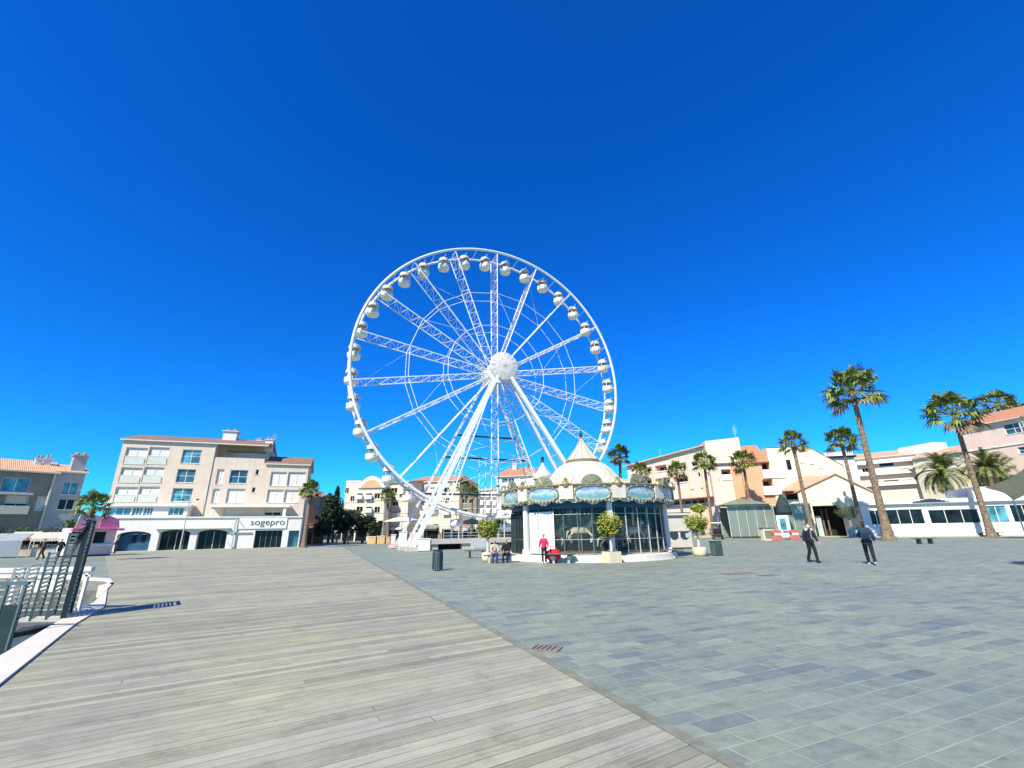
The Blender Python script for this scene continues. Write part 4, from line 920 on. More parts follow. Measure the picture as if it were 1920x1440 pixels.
for k in range(12):
    ac=4.6+30*k
    # oval picture and its frame
    mb=MB(); vs=[cp(ac,CR+.07,3.6)]; N=28
    for i in range(N): t=2*PI*i/N; e=.82; vs.append(cp(ac+10.2*abs(cos(t))**e*(1 if cos(t)>0 else -1),CR+.075,3.60+.40*abs(sin(t))**e*(1 if sin(t)>0 else -1)))
    mb.add(vs,[(0,1+(i+1)%N,1+i)[::-1] for i in range(N)],'picture'); pc=mb.build('painted_panel',ca)
    mb=MB(); pts=[v+cp(ac,.02,0) for v in vs[1:]]; mb.path(pts+[pts[0]],.04,'gold',5)
    for i in range(0,N,2):
        q=pts[i]; mb.lathe([(0,-.07),(.06,-.03),(.07,.03),(0,.08)],'scroll',6,(q.x,q.y,q.z))
    mb.build('panel_frame',pc)
    mb=MB()
    for j in range(-4,5): q=cp(ac+j*2.3,CR+.05,z0+.0-.05*cos(j*1.2)); mb.lathe([(0,-.12),(.08,-.06),(.11,.03),(0,.1)],'scroll',6,(q.x,q.y,q.z))
    for sg in (-1,1): mb.path([cp(ac+sg*(10.8+.6*sin(t*2)),CR+.06,3.3+.62*t) for t in [i/6 for i in range(7)]],.05,'scroll',5)
    mb.build('scrollwork',pc)
    # crest above
    mb=MB(); vs=[];N=10
    for y in (0,.12):
        vs.append(cp(ac,CR-y,z1+.12)); 
        for i in range(N+1): t=PI*i/N; vs.append(cp(ac-6.2*cos(t),CR-y,z1+.12+.50*sin(t)))
    M1=N+2; fs=[(0,i+1,i+2) for i in range(N)]+[(M1,M1+i+2,M1+i+1) for i in range(N)]+[(i+1,M1+i+1,M1+i+2,i+2) for i in range(N)]
    mb.add(vs,fs,'olive'); cr=mb.build('crest',ca)
    mb=MB()
    for i in range(1,6): t=PI*i/6; mb.tube(cp(ac,CR+.02,z1+.14),cp(ac-5.4*cos(t),CR+.02,z1+.12+.44*sin(t)),.02,'gold',4)
    mb.build('crest_fan',cr)
    ad=ac-15
    mb=MB(); q=[cp(ad-4.1,CR+.07,z0+.12),cp(ad+4.1,CR+.07,z0+.12),cp(ad+4.1,CR+.07,z1-.02),cp(ad-4.1,CR+.07,z1-.02)]; q2=[v+cp(ad,.09,0) for v in q]
    mb.add(q+q2,[(4,5,6,7),(0,4,7,3),(1,2,6,5),(3,7,6,2),(0,1,5,4)],'ivory'); mb.build('divider_panel',ca)
    mb=MB(); mb.lathe([(0,0),(.16,.02),(.22,.16),(.18,.3),(.10,.36),(.12,.44),(.05,.52),(0,.54)],'gold',8,cp(ad,CR+.1,z1-.08)); 
    for s_ in (-2.6,2.6): mb.lathe([(0,0),(.1,.05),(.07,.2),(0,.26)],'pot',6,cp(ad+s_,CR+.06,z1+.08))
    mb.build('carved_ornament',ca)
# posts
for k in range(6):
    a=15+60*k; mb=MB(); p=cp(a,5.0,.34); q=cp(a,5.0,4.0); mb.box(-.14,.14,-.14,.14,.34,4.0,'frame'); mb.box(-.2,.2,-.2,.2,.34,.62,'frame'); mb.box(-.18,.18,-.18,.18,3.1,3.2,'gold')
    o=mb.build('post',ca); o.location=(p.x,p.y,0); o.rotation_euler.z=rad(a)
# enclosure between posts: frames with clear panes, dark blue strip on top painting a teal reflection, lattice gate on the left side
def seg(a0,a1,r,z0,z1,t,mat,n=6):
    mb=MB(); vs=[]
    for i in range(n+1):
        a=a0+(a1-a0)*i/n; vs+=[cp(a,r,z0),cp(a,r,z1),cp(a,r-t,z1),cp(a,r-t,z0)]
    fs=[]
    for i in range(n):
        b=i*4; fs+=[(b,b+4,b+5,b+1),(b+1,b+5,b+6,b+2),(b+2,b+6,b+7,b+3),(b+3,b+7,b+4,b)]
    mb.add(vs,fs,mat); return mb
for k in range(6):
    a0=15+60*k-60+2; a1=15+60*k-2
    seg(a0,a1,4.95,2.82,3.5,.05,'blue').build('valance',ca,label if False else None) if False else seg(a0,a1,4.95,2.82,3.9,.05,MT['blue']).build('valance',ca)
    cl=k==0
    if k in (2,3,4,5): seg(a0,a1,4.86,.36,2.82,.04,'dark').build('dark_inner_backing',ca)  # dark sheets added to stand for the shade inside the carousel
    if k in (4,5,0,1,2,3):
        f=MB(); N=6
        for i in range(N+1): a=a0+(a1-a0)*i/N; p=cp(a,4.93,.34); f.tube(p,cp(a,4.93,2.82),.035,'teal' if k==0 or k==5 else 'slat',5)
        for zz in (.40,1.15,2.5):
            for i in range(N): f.tube(cp(a0+(a1-a0)*i/N,4.93,zz),cp(a0+(a1-a0)*(i+1)/N,4.93,zz),.02,'slat',4)
        fo=f.build('glazing_frame',ca)
        if k in (0,1): seg(a0,a1,4.90,.42,2.8,.01,'clear').build('glazing',fo)
# lattice gates on the left facets
mb=MB()
for i in range(26):
    a=-102+ (55/26)*i; mb.tube(cp(a,4.98,.4),cp(a,4.98,2.7),.022,'darkmetal',4)
for z in (.45,1.0,1.3,1.9,2.5,2.7):
    for i in range(10): mb.tube(cp(-102+5.5*i,4.98,z),cp(-102+5.5*(i+1),4.98,z),.022,'darkmetal',4)
mb.build('folding_gate',ca)
seg(-42,-21.5,4.99,.42,2.68,.04,'frame').build('white_notice_board',ca)
seg(-34,-33.2,5.0,.44,2.66,.005,'bluegrey').build('board_joint',ca)
# carousel horses and poles inside
def horse(a,r,z,mat):
    T=Matrix.Rotation(rad(a),4,'Z')@Matrix.Translation((0,-r,z)); hb=MB(T)
    hb.tube((-.45,0,.0),(.35,0,.05),.2,mat,8,.22); hb.lathe([(0,-.2),(.14,-.12),(.2,0),(.14,.12),(0,.2)],mat,8,(-.47,0,0)); hb.lathe([(0,-.2),(.14,-.12),(.22,0),(.14,.12),(0,.2)],mat,8,(.37,0,.04))
    hb.tube((.38,0,.1),(.66,0,.5),.15,mat,8,.09); hb.tube((.64,0,.52),(.92,0,.36),.09,mat,8,.05); hb.tube((.62,.04,.55),(.62,.06,.68),.03,mat,4,.01); hb.tube((.62,-.04,.55),(.62,-.06,.68),.03,mat,4,.01)
    for x,dx in ((.4,.3),(.42,.15),(-.42,-.3),(-.48,-.15)):
        for y in ((-.11,) if abs(dx)>.2 else (.11,)):
            hb.tube((x,y,-.08),(x+dx,y,-.36),.07,mat,6,.045); hb.tube((x+dx,y,-.36),(x+dx*.5,y,-.66),.045,mat,6,.035)
    hb.path([(-.62,0,.05),(-.8,0,-.1),(-.85,0,-.45)],[.05,.06,.02],'pot',6); hb.path([(.42,0,.3),(.55,0,.52),(.66,0,.62)],.04,'gold',5)
    hb.box(-.15,.15,-.2,.2,.17,.26,'red'); return hb
for i,(a,r) in enumerate([(-30,3.9),(-5,3.9),(20,3.9),(45,3.9),(70,3.9),(-60,3.9),(8,2.8),(38,2.8),(-22,2.8),(110,3.9),(160,3.9),(210,3.9),(260,3.9)]):
    z=1.45+.25*sin(i*2.3); h=horse(a,r,z,['concrete','pot','steelbrown','greysail'][i%4]).build('carousel_horse',ca); 
    mb=MB(); p=cp(a,r,.5); mb.tube(p,(p.x,p.y,3.9),.03,'brass',6); mb.build('pole',h)

# small pagoda tent behind the carousel
t=thing('pagoda_tent','small white pointed pagoda tent with a dark finial behind the carousel, at its left','tent',(A(1022,990,46).x,46,0),.3)
zt=A(1026,865,46).z; zb=A(1010,893,46).z
mb=MB(); prof=[(1.0*(1-i/8)**1.4+.05,zb+(zt-zb)*i/8) for i in range(9)]; mb.lathe(prof,'cream',16); mb.build('roof',t)
mb=MB(); mb.lathe([(0,zt-.1),(.22,zt),(.12,zt+.15),(.2,zt+.35),(0,zt+.6)],'darkmetal',8); mb.build('finial',t)
for i in range(4): a=PI/4+PI/2*i; mb=MB(); mb.tube((.9*cos(a),.9*sin(a),0),(.9*cos(a),.9*sin(a),zb+.1),.06,'frame',6); mb.build('pole',t)
mb=MB(); mb.lathe([(1.05,zb),(1.05,zb-.3),(1.02,zb-.3),(1.02,zb)],'cream',16); mb.build('valance',t)

# ================================================================== PALMS AND TREES
def fan_crown(seed,nf=50):
    """fan palm crown of unit radius"""
    R=random.Random(seed); mb=MB(); dd=MB()
    for i in range(nf):
        az=R.uniform(0,2*PI); q=i/nf; el=rad(80-q*108+R.uniform(-8,8)); ln=.58+R.uniform(-.08,.12)
        d=Vector((cos(az)*cos(el),sin(az)*cos(el),sin(el))); side=Vector((-sin(az),cos(az),0)); up=d.cross(side)*-1
        tip=d*ln; tip.z-=.05*(1-sin(el)); mat='leafpalm' if q<.92 else 'leafdead'
        mb.tube((0,0,0),tip,.012,mat,3,.008,cap=False)
        fr=R.uniform(.36,.5); ns=13
        tw=R.uniform(-.5,.5); side2=side*cos(tw)+up*sin(tw)
        for k in range(ns):
            t=(k/(ns-1)-.5)*rad(215); fd=(d*cos(t)+side2*sin(t)).normalized(); w_=.036; l=fr*(1-.25*abs(t)/2)*R.uniform(.85,1.1)
            e=fd.cross(up).normalized()*w_
            p0=tip; p1=tip+fd*l*.6+up*.02-Vector((0,0,.03)); p2=tip+fd*l-Vector((0,0,.05+.16*R.random()+.06*(1-sin(el))))
            mb.add([p0-e*.25,p0+e*.25,p1+e,p1-e,p2],[(0,1,2,3),(3,2,4)],mat)
    return mb
crowns=[fan_crown(s).mesh('fan_crown') for s in (1,2,3)]
def palm(name,label,base,top,width_px,seed,r0=.28,r1=.2,flare=1.5,group='fan palms on the esplanade',cat='palm tree'):
    bx,by,Y=base; b_=A(bx,by,Y); b_.z=0; tp=A(top[0],top[1],Y); tp.y=Y
    Rm=abs(A(top[0]+width_px/2,top[1],Y).x-A(top[0]-width_px/2,top[1],Y).x)/2
    t=thing(name,label,cat,b_,0,group); R=random.Random(seed)
    mb=MB(); n=56; k=12; d=tp-b_; vs=[]; fs=[]; bow=Vector((d.x,0,0))*.25
    for i in range(n+1):
        s_=i/n; c=d*s_+bow*(-sin(PI*s_)*.5)+Vector((0,0,0)); c.z=d.z*s_
        rr=r0+(r1-r0)*s_; rr*=1+(flare-1)*math.exp(-s_*14); rr*=1+.10*(i%2)+R.uniform(-.05,.05)
        if s_>.9: rr*=1.12
        for j in range(k): a=2*PI*j/k; vs.append((c.x+rr*cos(a)*(1+R.uniform(-.05,.05)),c.y+rr*sin(a),c.z))
    for i in range(n):
        for j in range(k): fs.append((i*k+j,i*k+(j+1)%k,(i+1)*k+(j+1)%k,(i+1)*k+j))
    mb.add(vs,fs,'palmbark'); mb.build('trunk',t,True)
    c=bpy.data.objects.new('crown',crowns[seed%3]); C.objects.link(c); c.parent=t; c.location=d; c.scale=(Rm,Rm,Rm*1.02); c.rotation_euler.z=seed*1.3
    mb=MB()     # boots and skirt of dead leaf stumps under the crown
    for i in range(40):
        a=R.uniform(0,2*PI); z=-R.uniform(.1,.42)*Rm*.8; rr=r1*.9
        mb.tube((rr*cos(a),rr*sin(a),z),((rr+.16)*cos(a),(rr+.16)*sin(a),z-R.uniform(.02,.35)),.035,'leafdead',3,.015)
    o=mb.build('leaf_skirt',t); o.location=d
    return t
palm('fan_palm','tallest fan palm with a thick rough swollen trunk base, beside the second walking person',(1667,1012,50.6),(1598,735),112,1,.36,.24,2.0)
palm('fan_palm','tall fan palm at right in front of the white restaurant pavilion',(1858,1000,58),(1788,778),108,2,.34,.22,1.6)
palm('fan_palm','mid sized fan palm just left of the tallest palm',(1618,995,64),(1577,828),66,4,.26,.2)
palm('fan_palm','fan palm rising behind the glazed shelter and the first walking person',(1523,1000,64),(1486,832),60,3,.26,.2)
palm('fan_palm','fan palm in front of the orange pilaster of the cream building',(1412,985,78),(1393,866),56,5,.26,.2)
palm('fan_palm','fan palm directly above the small service cart, behind the square planter tree',(1336,990,78),(1320,868),52,6,.26,.2)
palm('fan_palm','fan palm between the carousel edge and the palm above the service cart',(1282,985,82),(1269,884),44,7,.24,.19)
palm('fan_palm','small low fan palm partly hidden behind the carousel canopy, right of the taller one',(1208,985,84),(1201,884),42,8,.24,.19)
palm('fan_palm','fan palm rising behind the carousel roof just right of the wheel rim',(1168,985,70),(1162,856),52,9,.26,.2)
palm('fan_palm','fan palm seen through the left legs of the wheel, left of the pair',(862,1000,92),(868,912),34,10,.26,.2)
palm('fan_palm','fan palm seen through the left legs of the wheel, right of the pair',(884,1000,90),(886,925),36,11,.26,.2)
palm('fan_palm','yellowish fan palm right behind the street lamp at centre left',(727,1015,82),(727,930),38,12,.26,.2)
palm('fan_palm','small fan palm at the right end of the white shop arcade',(569,1026,63),(583,922),48,13,.30,.22)
palm('fan_palm','dark fan palm at far left between the pink kiosk and the harbour gate',(152,1048,36),(175,950),66,14,.20,.15)
palm('fan_palm','distant fan palm behind the roof of the pink house, the larger one',(1880,900,90),(1870,757),62,15,.25,.2)
palm('fan_palm','distant fan palm behind the pink house roof, the smaller one at the edge',(1912,900,96),(1903,768),44,16,.25,.2)
def date_palm(label,px,py,Y,w_px,seed):
    c=A(px,py,Y); Rm=abs(A(px+w_px/2,py,Y).x-A(px-w_px/2,py,Y).x)/2; R=random.Random(seed)
    t=thing('date_palm',label,'palm tree',(c.x,Y,0),0,'feathery date palms behind the pavilion'); mb=MB(); mb.path([(0,0,0),(0,0,c.z*.9),(0,0,c.z)],[.5,.42,.6],'palmbark',12); mb.build('trunk',t)
    mb=MB()
    for i in range(90):
        az=R.uniform(0,2*PI); el=rad(88-i*1.4+R.uniform(-6,6)); L_=Rm*R.uniform(.95,1.12); pts=[]; p=Vector((0,0,0)); e=el
        for k in range(9): pts.append(p.copy()); p=p+Vector((cos(az)*cos(e),sin(az)*cos(e),sin(e)))*L_/8; e-=rad(4+k*2.3)
        mb.path(pts,.022,'leafcanary',3)
        sd=Vector((-sin(az),cos(az),0))
        for k in range(1,9):
            for h_ in (0,.33,.66):
                b_=pts[k-1].lerp(pts[k],h_) ; dr=(pts[k]-pts[k-1]).normalized(); ll=Rm*.17*(1-.5*abs(k/8-.45))
                for s_ in (-1,1):
                    e_=b_+(sd*s_*.8+dr*.75)*ll-Vector((0,0,.12*ll)); mb.add([b_,b_+dr*.16,e_],[(0,1,2)],'leafcanary')
    o=mb.build('crown',t); o.location=(0,0,c.z); return t
date_palm('large feathery date palm left of the tall right hand palm',1768,885,76,96,3)
date_palm('darker feathery date palm behind the tall right hand palm, nearest the pink house',1850,876,73,84,5)

def leafcloud(mb,cs,n,size,mat,R,shell=.55):
    for c,r in cs:
        c=Vector(c); k=int(n*r[0]*r[1]*r[2]/sum(q[0]*q[1]*q[2] for _,q in cs))
        for _ in range(k):
            d=Vector((R.gauss(0,1),R.gauss(0,1),R.gauss(0,1))).normalized(); f=shell+(1-shell)*R.random()**.6
            bmp=1+.16*sin(d.x*7+c.x)*sin(d.z*6+d.y*5); p=c+Vector((d.x*r[0],d.y*r[1],d.z*r[2]))*f*bmp
            a=Vector((R.gauss(0,1),R.gauss(0,1),R.gauss(0,1))).normalized()*size*R.uniform(.6,1.2); b_=a.orthogonal().normalized()*size*R.uniform(.3,.5)
            mb.add([p-a-b_*.2,p+b_,p+a,p-b_],[(0,1,2,3)],mat)
    return mb
def tree(name,label,x,y,blobs,n,size,leaf,trunk_r,th,group=None,cat='tree',bark='bark',seed=1,z0=0,limb=True):
    t=thing(name,label,cat,(x,y,z0),0,group); R=random.Random(seed); mb=MB(); mb.path([(0,0,0),(.03,0,th*.5),(0,.02,th)],[trunk_r*1.3,trunk_r,trunk_r*.85],bark,8)
    if limb:
        for c,r in blobs: mb.tube((0,0,th*.85),Vector(c)*.9+Vector((0,0,th*.08)),trunk_r*.6,bark,6,trunk_r*.2)
    mb.build('trunk',t); leafcloud(MB(),[],0,0,leaf,R); cm=leafcloud(MB(),blobs,n,size,leaf,R).build('crown',t); return t
def px_tree(label,px,pt,pb,wpx,Y,leaf,seed,n=1600,size=.32,group=None):
    c=A(px,(pt+pb)/2,Y); zt=A(px,pt,Y).z; zb=max(1.2,A(px,pb,Y).z); w_=abs(A(px+wpx/2,pt,Y).x-A(px-wpx/2,pt,Y).x)/2; R=random.Random(seed); bl=[]
    zc=(zt+zb)/2; h=(zt-zb)/2
    for i in range(7):
        a=R.uniform(0,2*PI); f=R.uniform(.3,.62); bl.append(((w_*f*cos(a),w_*f*sin(a),zc+h*R.uniform(-.55,.5)),(w_*.5,w_*.5,h*.48)))
    bl.append(((0,0,zc),(w_*.6,w_*.6,h*.8))); return tree('tree',label,c.x,Y,bl,n,size,leaf,.22,zb+.6,group,seed=seed)
gt='dark trees at the end of the boardwalk'
px_tree('dark green tree beside the orange house, tallest of the dark trees',621,922,995,44,90,'leafdark',1,2600,.30,gt)
px_tree('dark tree in the middle of the row at the end of the boardwalk',650,948,1000,50,86,'leafdark',2,2600,.30,gt)
px_tree('low dark tree at the left of the row near the orange house',606,972,1008,34,84,'leafdark',3,1400,.28,gt)
px_tree('dark tree at the right end of the row, left of the street lamp',682,962,1004,46,88,'leafdark',4,2200,.30,gt)
px_tree('small round dark tree just left of the ochre stone blocks',706,975,1006,30,86,'leafdark',5,1200,.28,gt)
px_tree('pointed cypress shaped dark tree behind the dark trees',632,905,960,14,96,'leafdark',6,900,.25,gt)
px_tree('green tree partly hidden behind the left end of the carousel',938,968,1000,34,80,'leafmid',7,900,.3)
px_tree('yellow green tree behind the carousel kiosk roof',1312,942,962,36,84,'leafolive',8,900,.3)
px_tree('green tree above the market stalls at far left',150,968,1002,46,58,'leafmid',9,1000,.22)
t=thing('hedge','long dark green hedge behind the market stalls at far left','hedge',A(70,1005,60).to_2d().to_3d(),rad(20)); R=random.Random(4)
leafcloud(MB(),[((-6+1.5*i,0,2.0+.3*(i%2)),(1.1,.7,1.1)) for i in range(9)],2200,.16,'leafmid',R,.4).build('foliage',t)
mb=MB(); [mb.tube((-6+1.5*i,0,0),(-6+1.5*i,0,1.6),.06,'bark',5) for i in range(9)]; mb.build('stems',t)
for i in range(5):
    x0=A(600+18*i,1012,80+i).x
# shrubs and plants against buildings
def planter_tree(label,bx,by,ctop,cbot,wpx,potw,poth,square,seed,leaf='leafolive',n=2600):
    g=G(bx,by); Y=g.y; zt=A(bx,ctop,Y).z; zb=A(bx,cbot,Y).z; rr=abs(A(bx+wpx/2,ctop,Y).x-A(bx-wpx/2,ctop,Y).x)/2; h=(zt-zb)/2; R=random.Random(seed)
    t=thing('planter_tree',label,'potted tree',g,.2*seed,'small potted trees round the carousel')
    mb=MB()
    if square: mb.box(-potw,potw,-potw,potw,0,poth,'pot'); mb.box(-potw*.85,potw*.85,-potw*.85,potw*.85,poth,poth+.003,'dirt')
    else: mb.lathe([(0,0),(potw*.8,0),(potw,poth*.3),(potw,poth*.75),(potw*.92,poth),(potw*.8,poth),(potw*.78,poth-.06),(0,poth-.06)],'pot',24)
    p=mb.build('pot',t,not square); 
    if square: bevel(p,.04)
    mb=MB(); mb.path([(0,0,poth-.1),(.03,0,zb*.7),(0,.02,zb+.15)],[.085,.075,.06],'whitebark',8); 
    for i in range(6): a=R.uniform(0,2*PI); mb.tube((0,.02,zb+.05),(rr*.6*cos(a),rr*.6*sin(a),zb+h*R.uniform(.7,1.6)),.035,'bark',5,.012)
    mb.build('trunk',t)
    bl=[((0,0,zb+h),(rr*.75,rr*.75,h*.85))]+[((rr*.5*cos(a),rr*.5*sin(a),zb+h*R.uniform(.7,1.35)),(rr*.45,rr*.45,h*.5)) for a in [R.uniform(0,2*PI) for _ in range(7)]]
    mb=leafcloud(MB(),bl,n,.085,leaf,R,.45)
    for i in range(90):   # feathery shoots breaking the outline
        d=Vector((R.gauss(0,1),R.gauss(0,1),abs(R.gauss(0,1))*.9)).normalized(); p=Vector((d.x*rr*.8,d.y*rr*.8,zb+h+d.z*h*.85)); q=p+d*rr*.28+Vector((0,0,.1))
        for k in range(5): c=p.lerp(q,k/5); a=Vector((R.gauss(0,1),R.gauss(0,1),R.gauss(0,1))).normalized()*.07; b_=a.orthogonal()*.35; mb.add([c-a,c+b_,c+a,c-b_],[(0,1,2,3)],leaf)
    mb.build('crown',t); return t
planter_tree('potted yellow green tree in a round pot left of the carousel',914,1053,975,1012,40,.34,.5,False,1)
planter_tree('potted yellow green tree in a square cream planter before the carousel',1148,1055,962,1012,46,.36,.55,True,2)
planter_tree('spreading potted tree in a round pot beside the square grey bin',1313,1043,965,1000,46,.42,.52,False,3,'leafolive',1900)
planter_tree('round green potted tree in front of the dark hall opening',1601,1007,948,976,44,.5,1.3,True,4,'leafmid',2200)

# ================================================================== STREET FURNITURE
def bench(label,px,py,rz,L_=1.8,legs=2,flare=True):
    g=G(px,py); t=thing('bench',label,'bench',g,rz,'backless benches on the paving')
    mb=MB(); mb.box(-L_/2,L_/2,-.22,.22,.43,.50,'steelbrown'); bevel(mb.build('seat',t),.015)
    for s_ in (-1,1):
        x=s_*L_*.27; mb=MB()
        if flare: mb.prismxz([(x-.09,.16),(x+.09,.16),(x+.14+.12*s_,.428),(x-.14+.12*s_,.428)],-.14,.14,'teal'); mb.box(x-.06,x+.06,-.12,.12,.0,.16,'concrete')
        else: mb.box(x-.07,x+.07,-.17,.17,0,.428,'darkmetal')
        mb.build('leg',t)
    return t
bench('backless bench with splayed steel legs in front of the right part of the carousel',1241,1047,rad(-3),2.5)
bench('backless bench half hidden by the red bag in front of the carousel',1052,1056,rad(3),1.5)
bench('dark backless bench left of the potted tree and the seated pair',893,1046,rad(4),1.6,2,False)
bench('dark backless bench standing right of the tallest palm',1735,1020,rad(5),2.0,2,False)
bench('dark backless bench far behind, just left above the bench right of the tallest palm',1716,1006,rad(4),3.2,2,False)
bench('dark backless bench around the foot of the right hand palm',1856,1006,rad(3),4.0,2,False)
def bin_(label,px,py,w,h,square):
    g=G(px,py); t=thing('litter_bin',label,'litter bin',g,.15,'grey litter bins on the paving')
    mb=MB(); mb.lathe([(0,.03),(w,.03),(w,h),(w*.9,h),(w*.88,h-.05),(w*.88,.2),(0,.2)],'teal',20) if not square else mb.box(-w,w,-w,w,.04,h,'teal'); bevel(mb.build('body',t),.015)
    mb=MB()
    for i in range(16):
        a=2*PI*i/16
        if not square: mb.beam(((w+.012)*cos(a),(w+.012)*sin(a),.06),((w+.012)*cos(a),(w+.012)*sin(a),h-.06),.03,.02,'darkmetal')
    if square:
        for i in range(6): x=-w+w*2*(i+.5)/6; mb.box(x-.02,x+.02,-w-.02,-w-.003,.08,h-.05,'darkmetal')
    mb.build('slats',t); mb=MB(); (mb.lathe([(w*.7,h+.003),(w+.03,h+.003),(w+.03,h+.05),(w*.7,h+.05)],'darkmetal',20) if not square else mb.box(-w-.02,w+.02,-w-.02,w+.02,h+.003,h+.05,'darkmetal')); mb.build('rim',t)
    mb=MB(); mb.lathe([(0,0),(w*.7,0),(w*.7,.03),(0,.03)],'darkmetal',12); mb.build('foot',t)
bin_('dark round litter bin standing alone on the paving near the boardwalk',820,1070,.21,.85,False)
bin_('square grey litter bin beside the round pot, right of the carousel',1345,1042,.26,.80,True)
def street_lamp(label,px,py,tx,ty,n=2):
    g=G(px,py); zt=A(tx,ty,g.y).z; t=thing('street_lamp',label,'street lamp',g,.3); mb=MB(); mb.path([(0,0,0),(0,0,1.0),(0,0,zt)],[.11,.08,.05],'slat',8); mb.build('pole',t)
    for s_ in ((-1,1) if n==2 else (1,)):
        mb=MB(); mb.path([(0,0,zt-.9),(s_*.35,0,zt-.5),(s_*.7,0,zt-.35)],.035,'slat',5); mb.lathe([(0,.0),(.18,-.02),(.22,-.1),(.1,-.18),(0,-.2)],'darkmetal',10,(s_*.78,0,zt-.33)); mb.build('lamp_head',t)
street_lamp('slim street lamp standing in front of the second arch of the white arcade',336,1034,357,930)
street_lamp('tall street lamp by the ochre stone blocks at centre left',716,1019,722,905,1)
street_lamp('grey double headed lamp standing left behind the carousel',946,1024,934,905,2)
street_lamp('slim street lamp in front of the salmon facade behind the shelter',1388,1004,1376,905,2)

# kiosk with sunglasses sign
kp=G(1277,1029); t=thing('kiosk','pale box kiosk with a dark sunglasses picture, right of the carousel','kiosk',kp,rad(-4)); w_=(A(1300,1028,kp.y).x-A(1254,1028,kp.y).x)/2; h=A(1277,966,kp.y).z
mb=MB(); mb.box(-w_,w_,0,1.8,.1,h,'concrete'); mb.box(-w_*.96,w_*.96,.06,1.7,0,.098,'darkmetal'); bevel(mb.build('body',t),.02)
mb=MB(); mb.box(-w_-.3,w_+.12,-.25,1.95,h+.003,h+.16,'ivory'); mb.box(-w_-.26,w_+.1,-.22,1.9,h+.163,h+.23,'darkmetal'); mb.build('roof',t)
mb=MB(); zc=h*.42
for s_,mt in ((-1,'darkmetal'),(1,'darkmetal')):
    pts=[(s_*w_*.42+w_*.40*sin(a)*(1 if True else 1)*.92,zc+.42*cos(a)*(1 if cos(a)<0 else .62)) for a in [2*PI*i/16 for i in range(16)]]; mb.prismxz(pts,-.03,-.003,mt)
mb.box(-w_*.86,w_*.86,-.045,-.031,zc+.2,zc+.27,'darkmetal'); mb.build('sunglasses_picture',t)
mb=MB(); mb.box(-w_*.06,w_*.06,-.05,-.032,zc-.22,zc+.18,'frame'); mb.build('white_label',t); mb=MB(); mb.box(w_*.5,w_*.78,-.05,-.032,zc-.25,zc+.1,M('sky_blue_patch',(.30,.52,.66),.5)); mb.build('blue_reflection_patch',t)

# glazed terrace shelter
p0=G(1371,1008); p0=Vector((A(1371,1000,74).x,74,0)); p1=Vector((A(1530,1000,72).x,72,0))
b=Bld('terrace_shelter','long green grey screened terrace shelter with translucent panels behind the first walking person',p0[:2],p1[:2],'shelter')
zt=b.uz(1420,948)[1]; mb=MB(); N=9
for i in range(N+1): x=b.L*i/N; mb.box(x-.04,x+.04,-.05,.05,0,zt,'greysail'); mb.box(x-.04,x+.04,4.9,5.0,0,zt,'greysail')
mb.box(0,b.L,-.08,.08,zt,zt+.15,'ivory'); mb.box(0,b.L,-.05,.05,.0,.25,'darkmetal'); mb.build('frame',b.root)
for i in range(N):
    if i==5: continue
    x0=b.L*i/N+.07; x1=b.L*(i+1)/N-.07; mb=MB(); mb.box(x0,x1,-.012,.012,.26,zt-.01,'screen'); mb.build('screen_panel',b.root); MB().box(x0,x1,4.95,4.97,.1,zt,'olive').build('back_panel',b.root)
mb=MB(); mb.box(-.1,b.L+.1,.1,5.1,zt+.153,zt+.2,'olive'); mb.build('roof',b.root)
mb=MB(); x,z=b.uz(1388,934,1.5); mb.add([(x-3.6,-.9,zt+.2),(x+3.6,-.9,zt+.2),(x+3.6,4,zt+.2),(x-3.6,4,zt+.2),(x,1.5,max(z,zt+1.3))],[(0,1,4),(1,2,4),(2,3,4),(3,0,4),(3,2,1,0)],'olive'); mb.build('awning',b.root)
# dark furled parasol, poster board and red barriers in front of it
g=Vector((A(1478,1000,70).x,70,0)); t=thing('parasol','dark half furled parasol standing at the terrace shelter above the poster board','parasol',g)
zt=A(1472,926,70).z; zb=A(1472,966,70).z; mb=MB(); mb.tube((0,0,0),(0,0,zt),.05,'darkmetal'); mb.build('pole',t); mb=MB(); mb.lathe([(.9,zb),(1.15,zb+.4),(.95,zb+1.4),(.6,zt-.9),(.1,zt)],'darkmetal',9); mb.lathe([(.3,zb),(.9,zb)],'dark',9); mb.build('canopy',t)
g=Vector((A(1474,1006,60).x,60,0)); t=thing('poster_board','pale blue poster board on red feet between the red barriers','poster board',g,rad(-10)); h=A(1474,966,60).z
mb=MB(); mb.box(-.75,.75,0,.12,.3,h,'poster'); bevel(mb.build('panel',t),.03); mb=MB(); mb.box(-.4,.3,-.012,-.002,1.2,h-.4,'tealglass'); mb.box(-.3,.35,-.02,-.013,.9,1.1,'teal'); mb.build('print',t)
mb=MB(); [mb.box(x-.15,x+.15,-.35,.45,0,.3,'redplastic') for x in (-.6,.6)]; mb.build('foot',t)
for i,(px,lab) in enumerate([(1457,'red and white plastic barrier left of the poster board'),(1490,'pinkish plastic barrier right of the poster board')]):
    g=Vector((A(px,1006,59).x,59,0)); t=thing('barrier',lab,'barrier',g,rad(8),'plastic barriers by the poster board')
    mb=MB(); mb.prismxz([(-.65,0),(.65,0),(.6,.45),(.45,.55),(.6,.95),(.5,1.25),(-.5,1.25),(-.6,.95),(-.45,.55),(-.6,.45)],-.22,.22,'redplastic'); bevel(mb.build('body',t),.05)
    mb=MB(); mb.box(-.45,.45,-.235,-.223,.62,.86,'frame'); mb.build('reflective_strip',t)
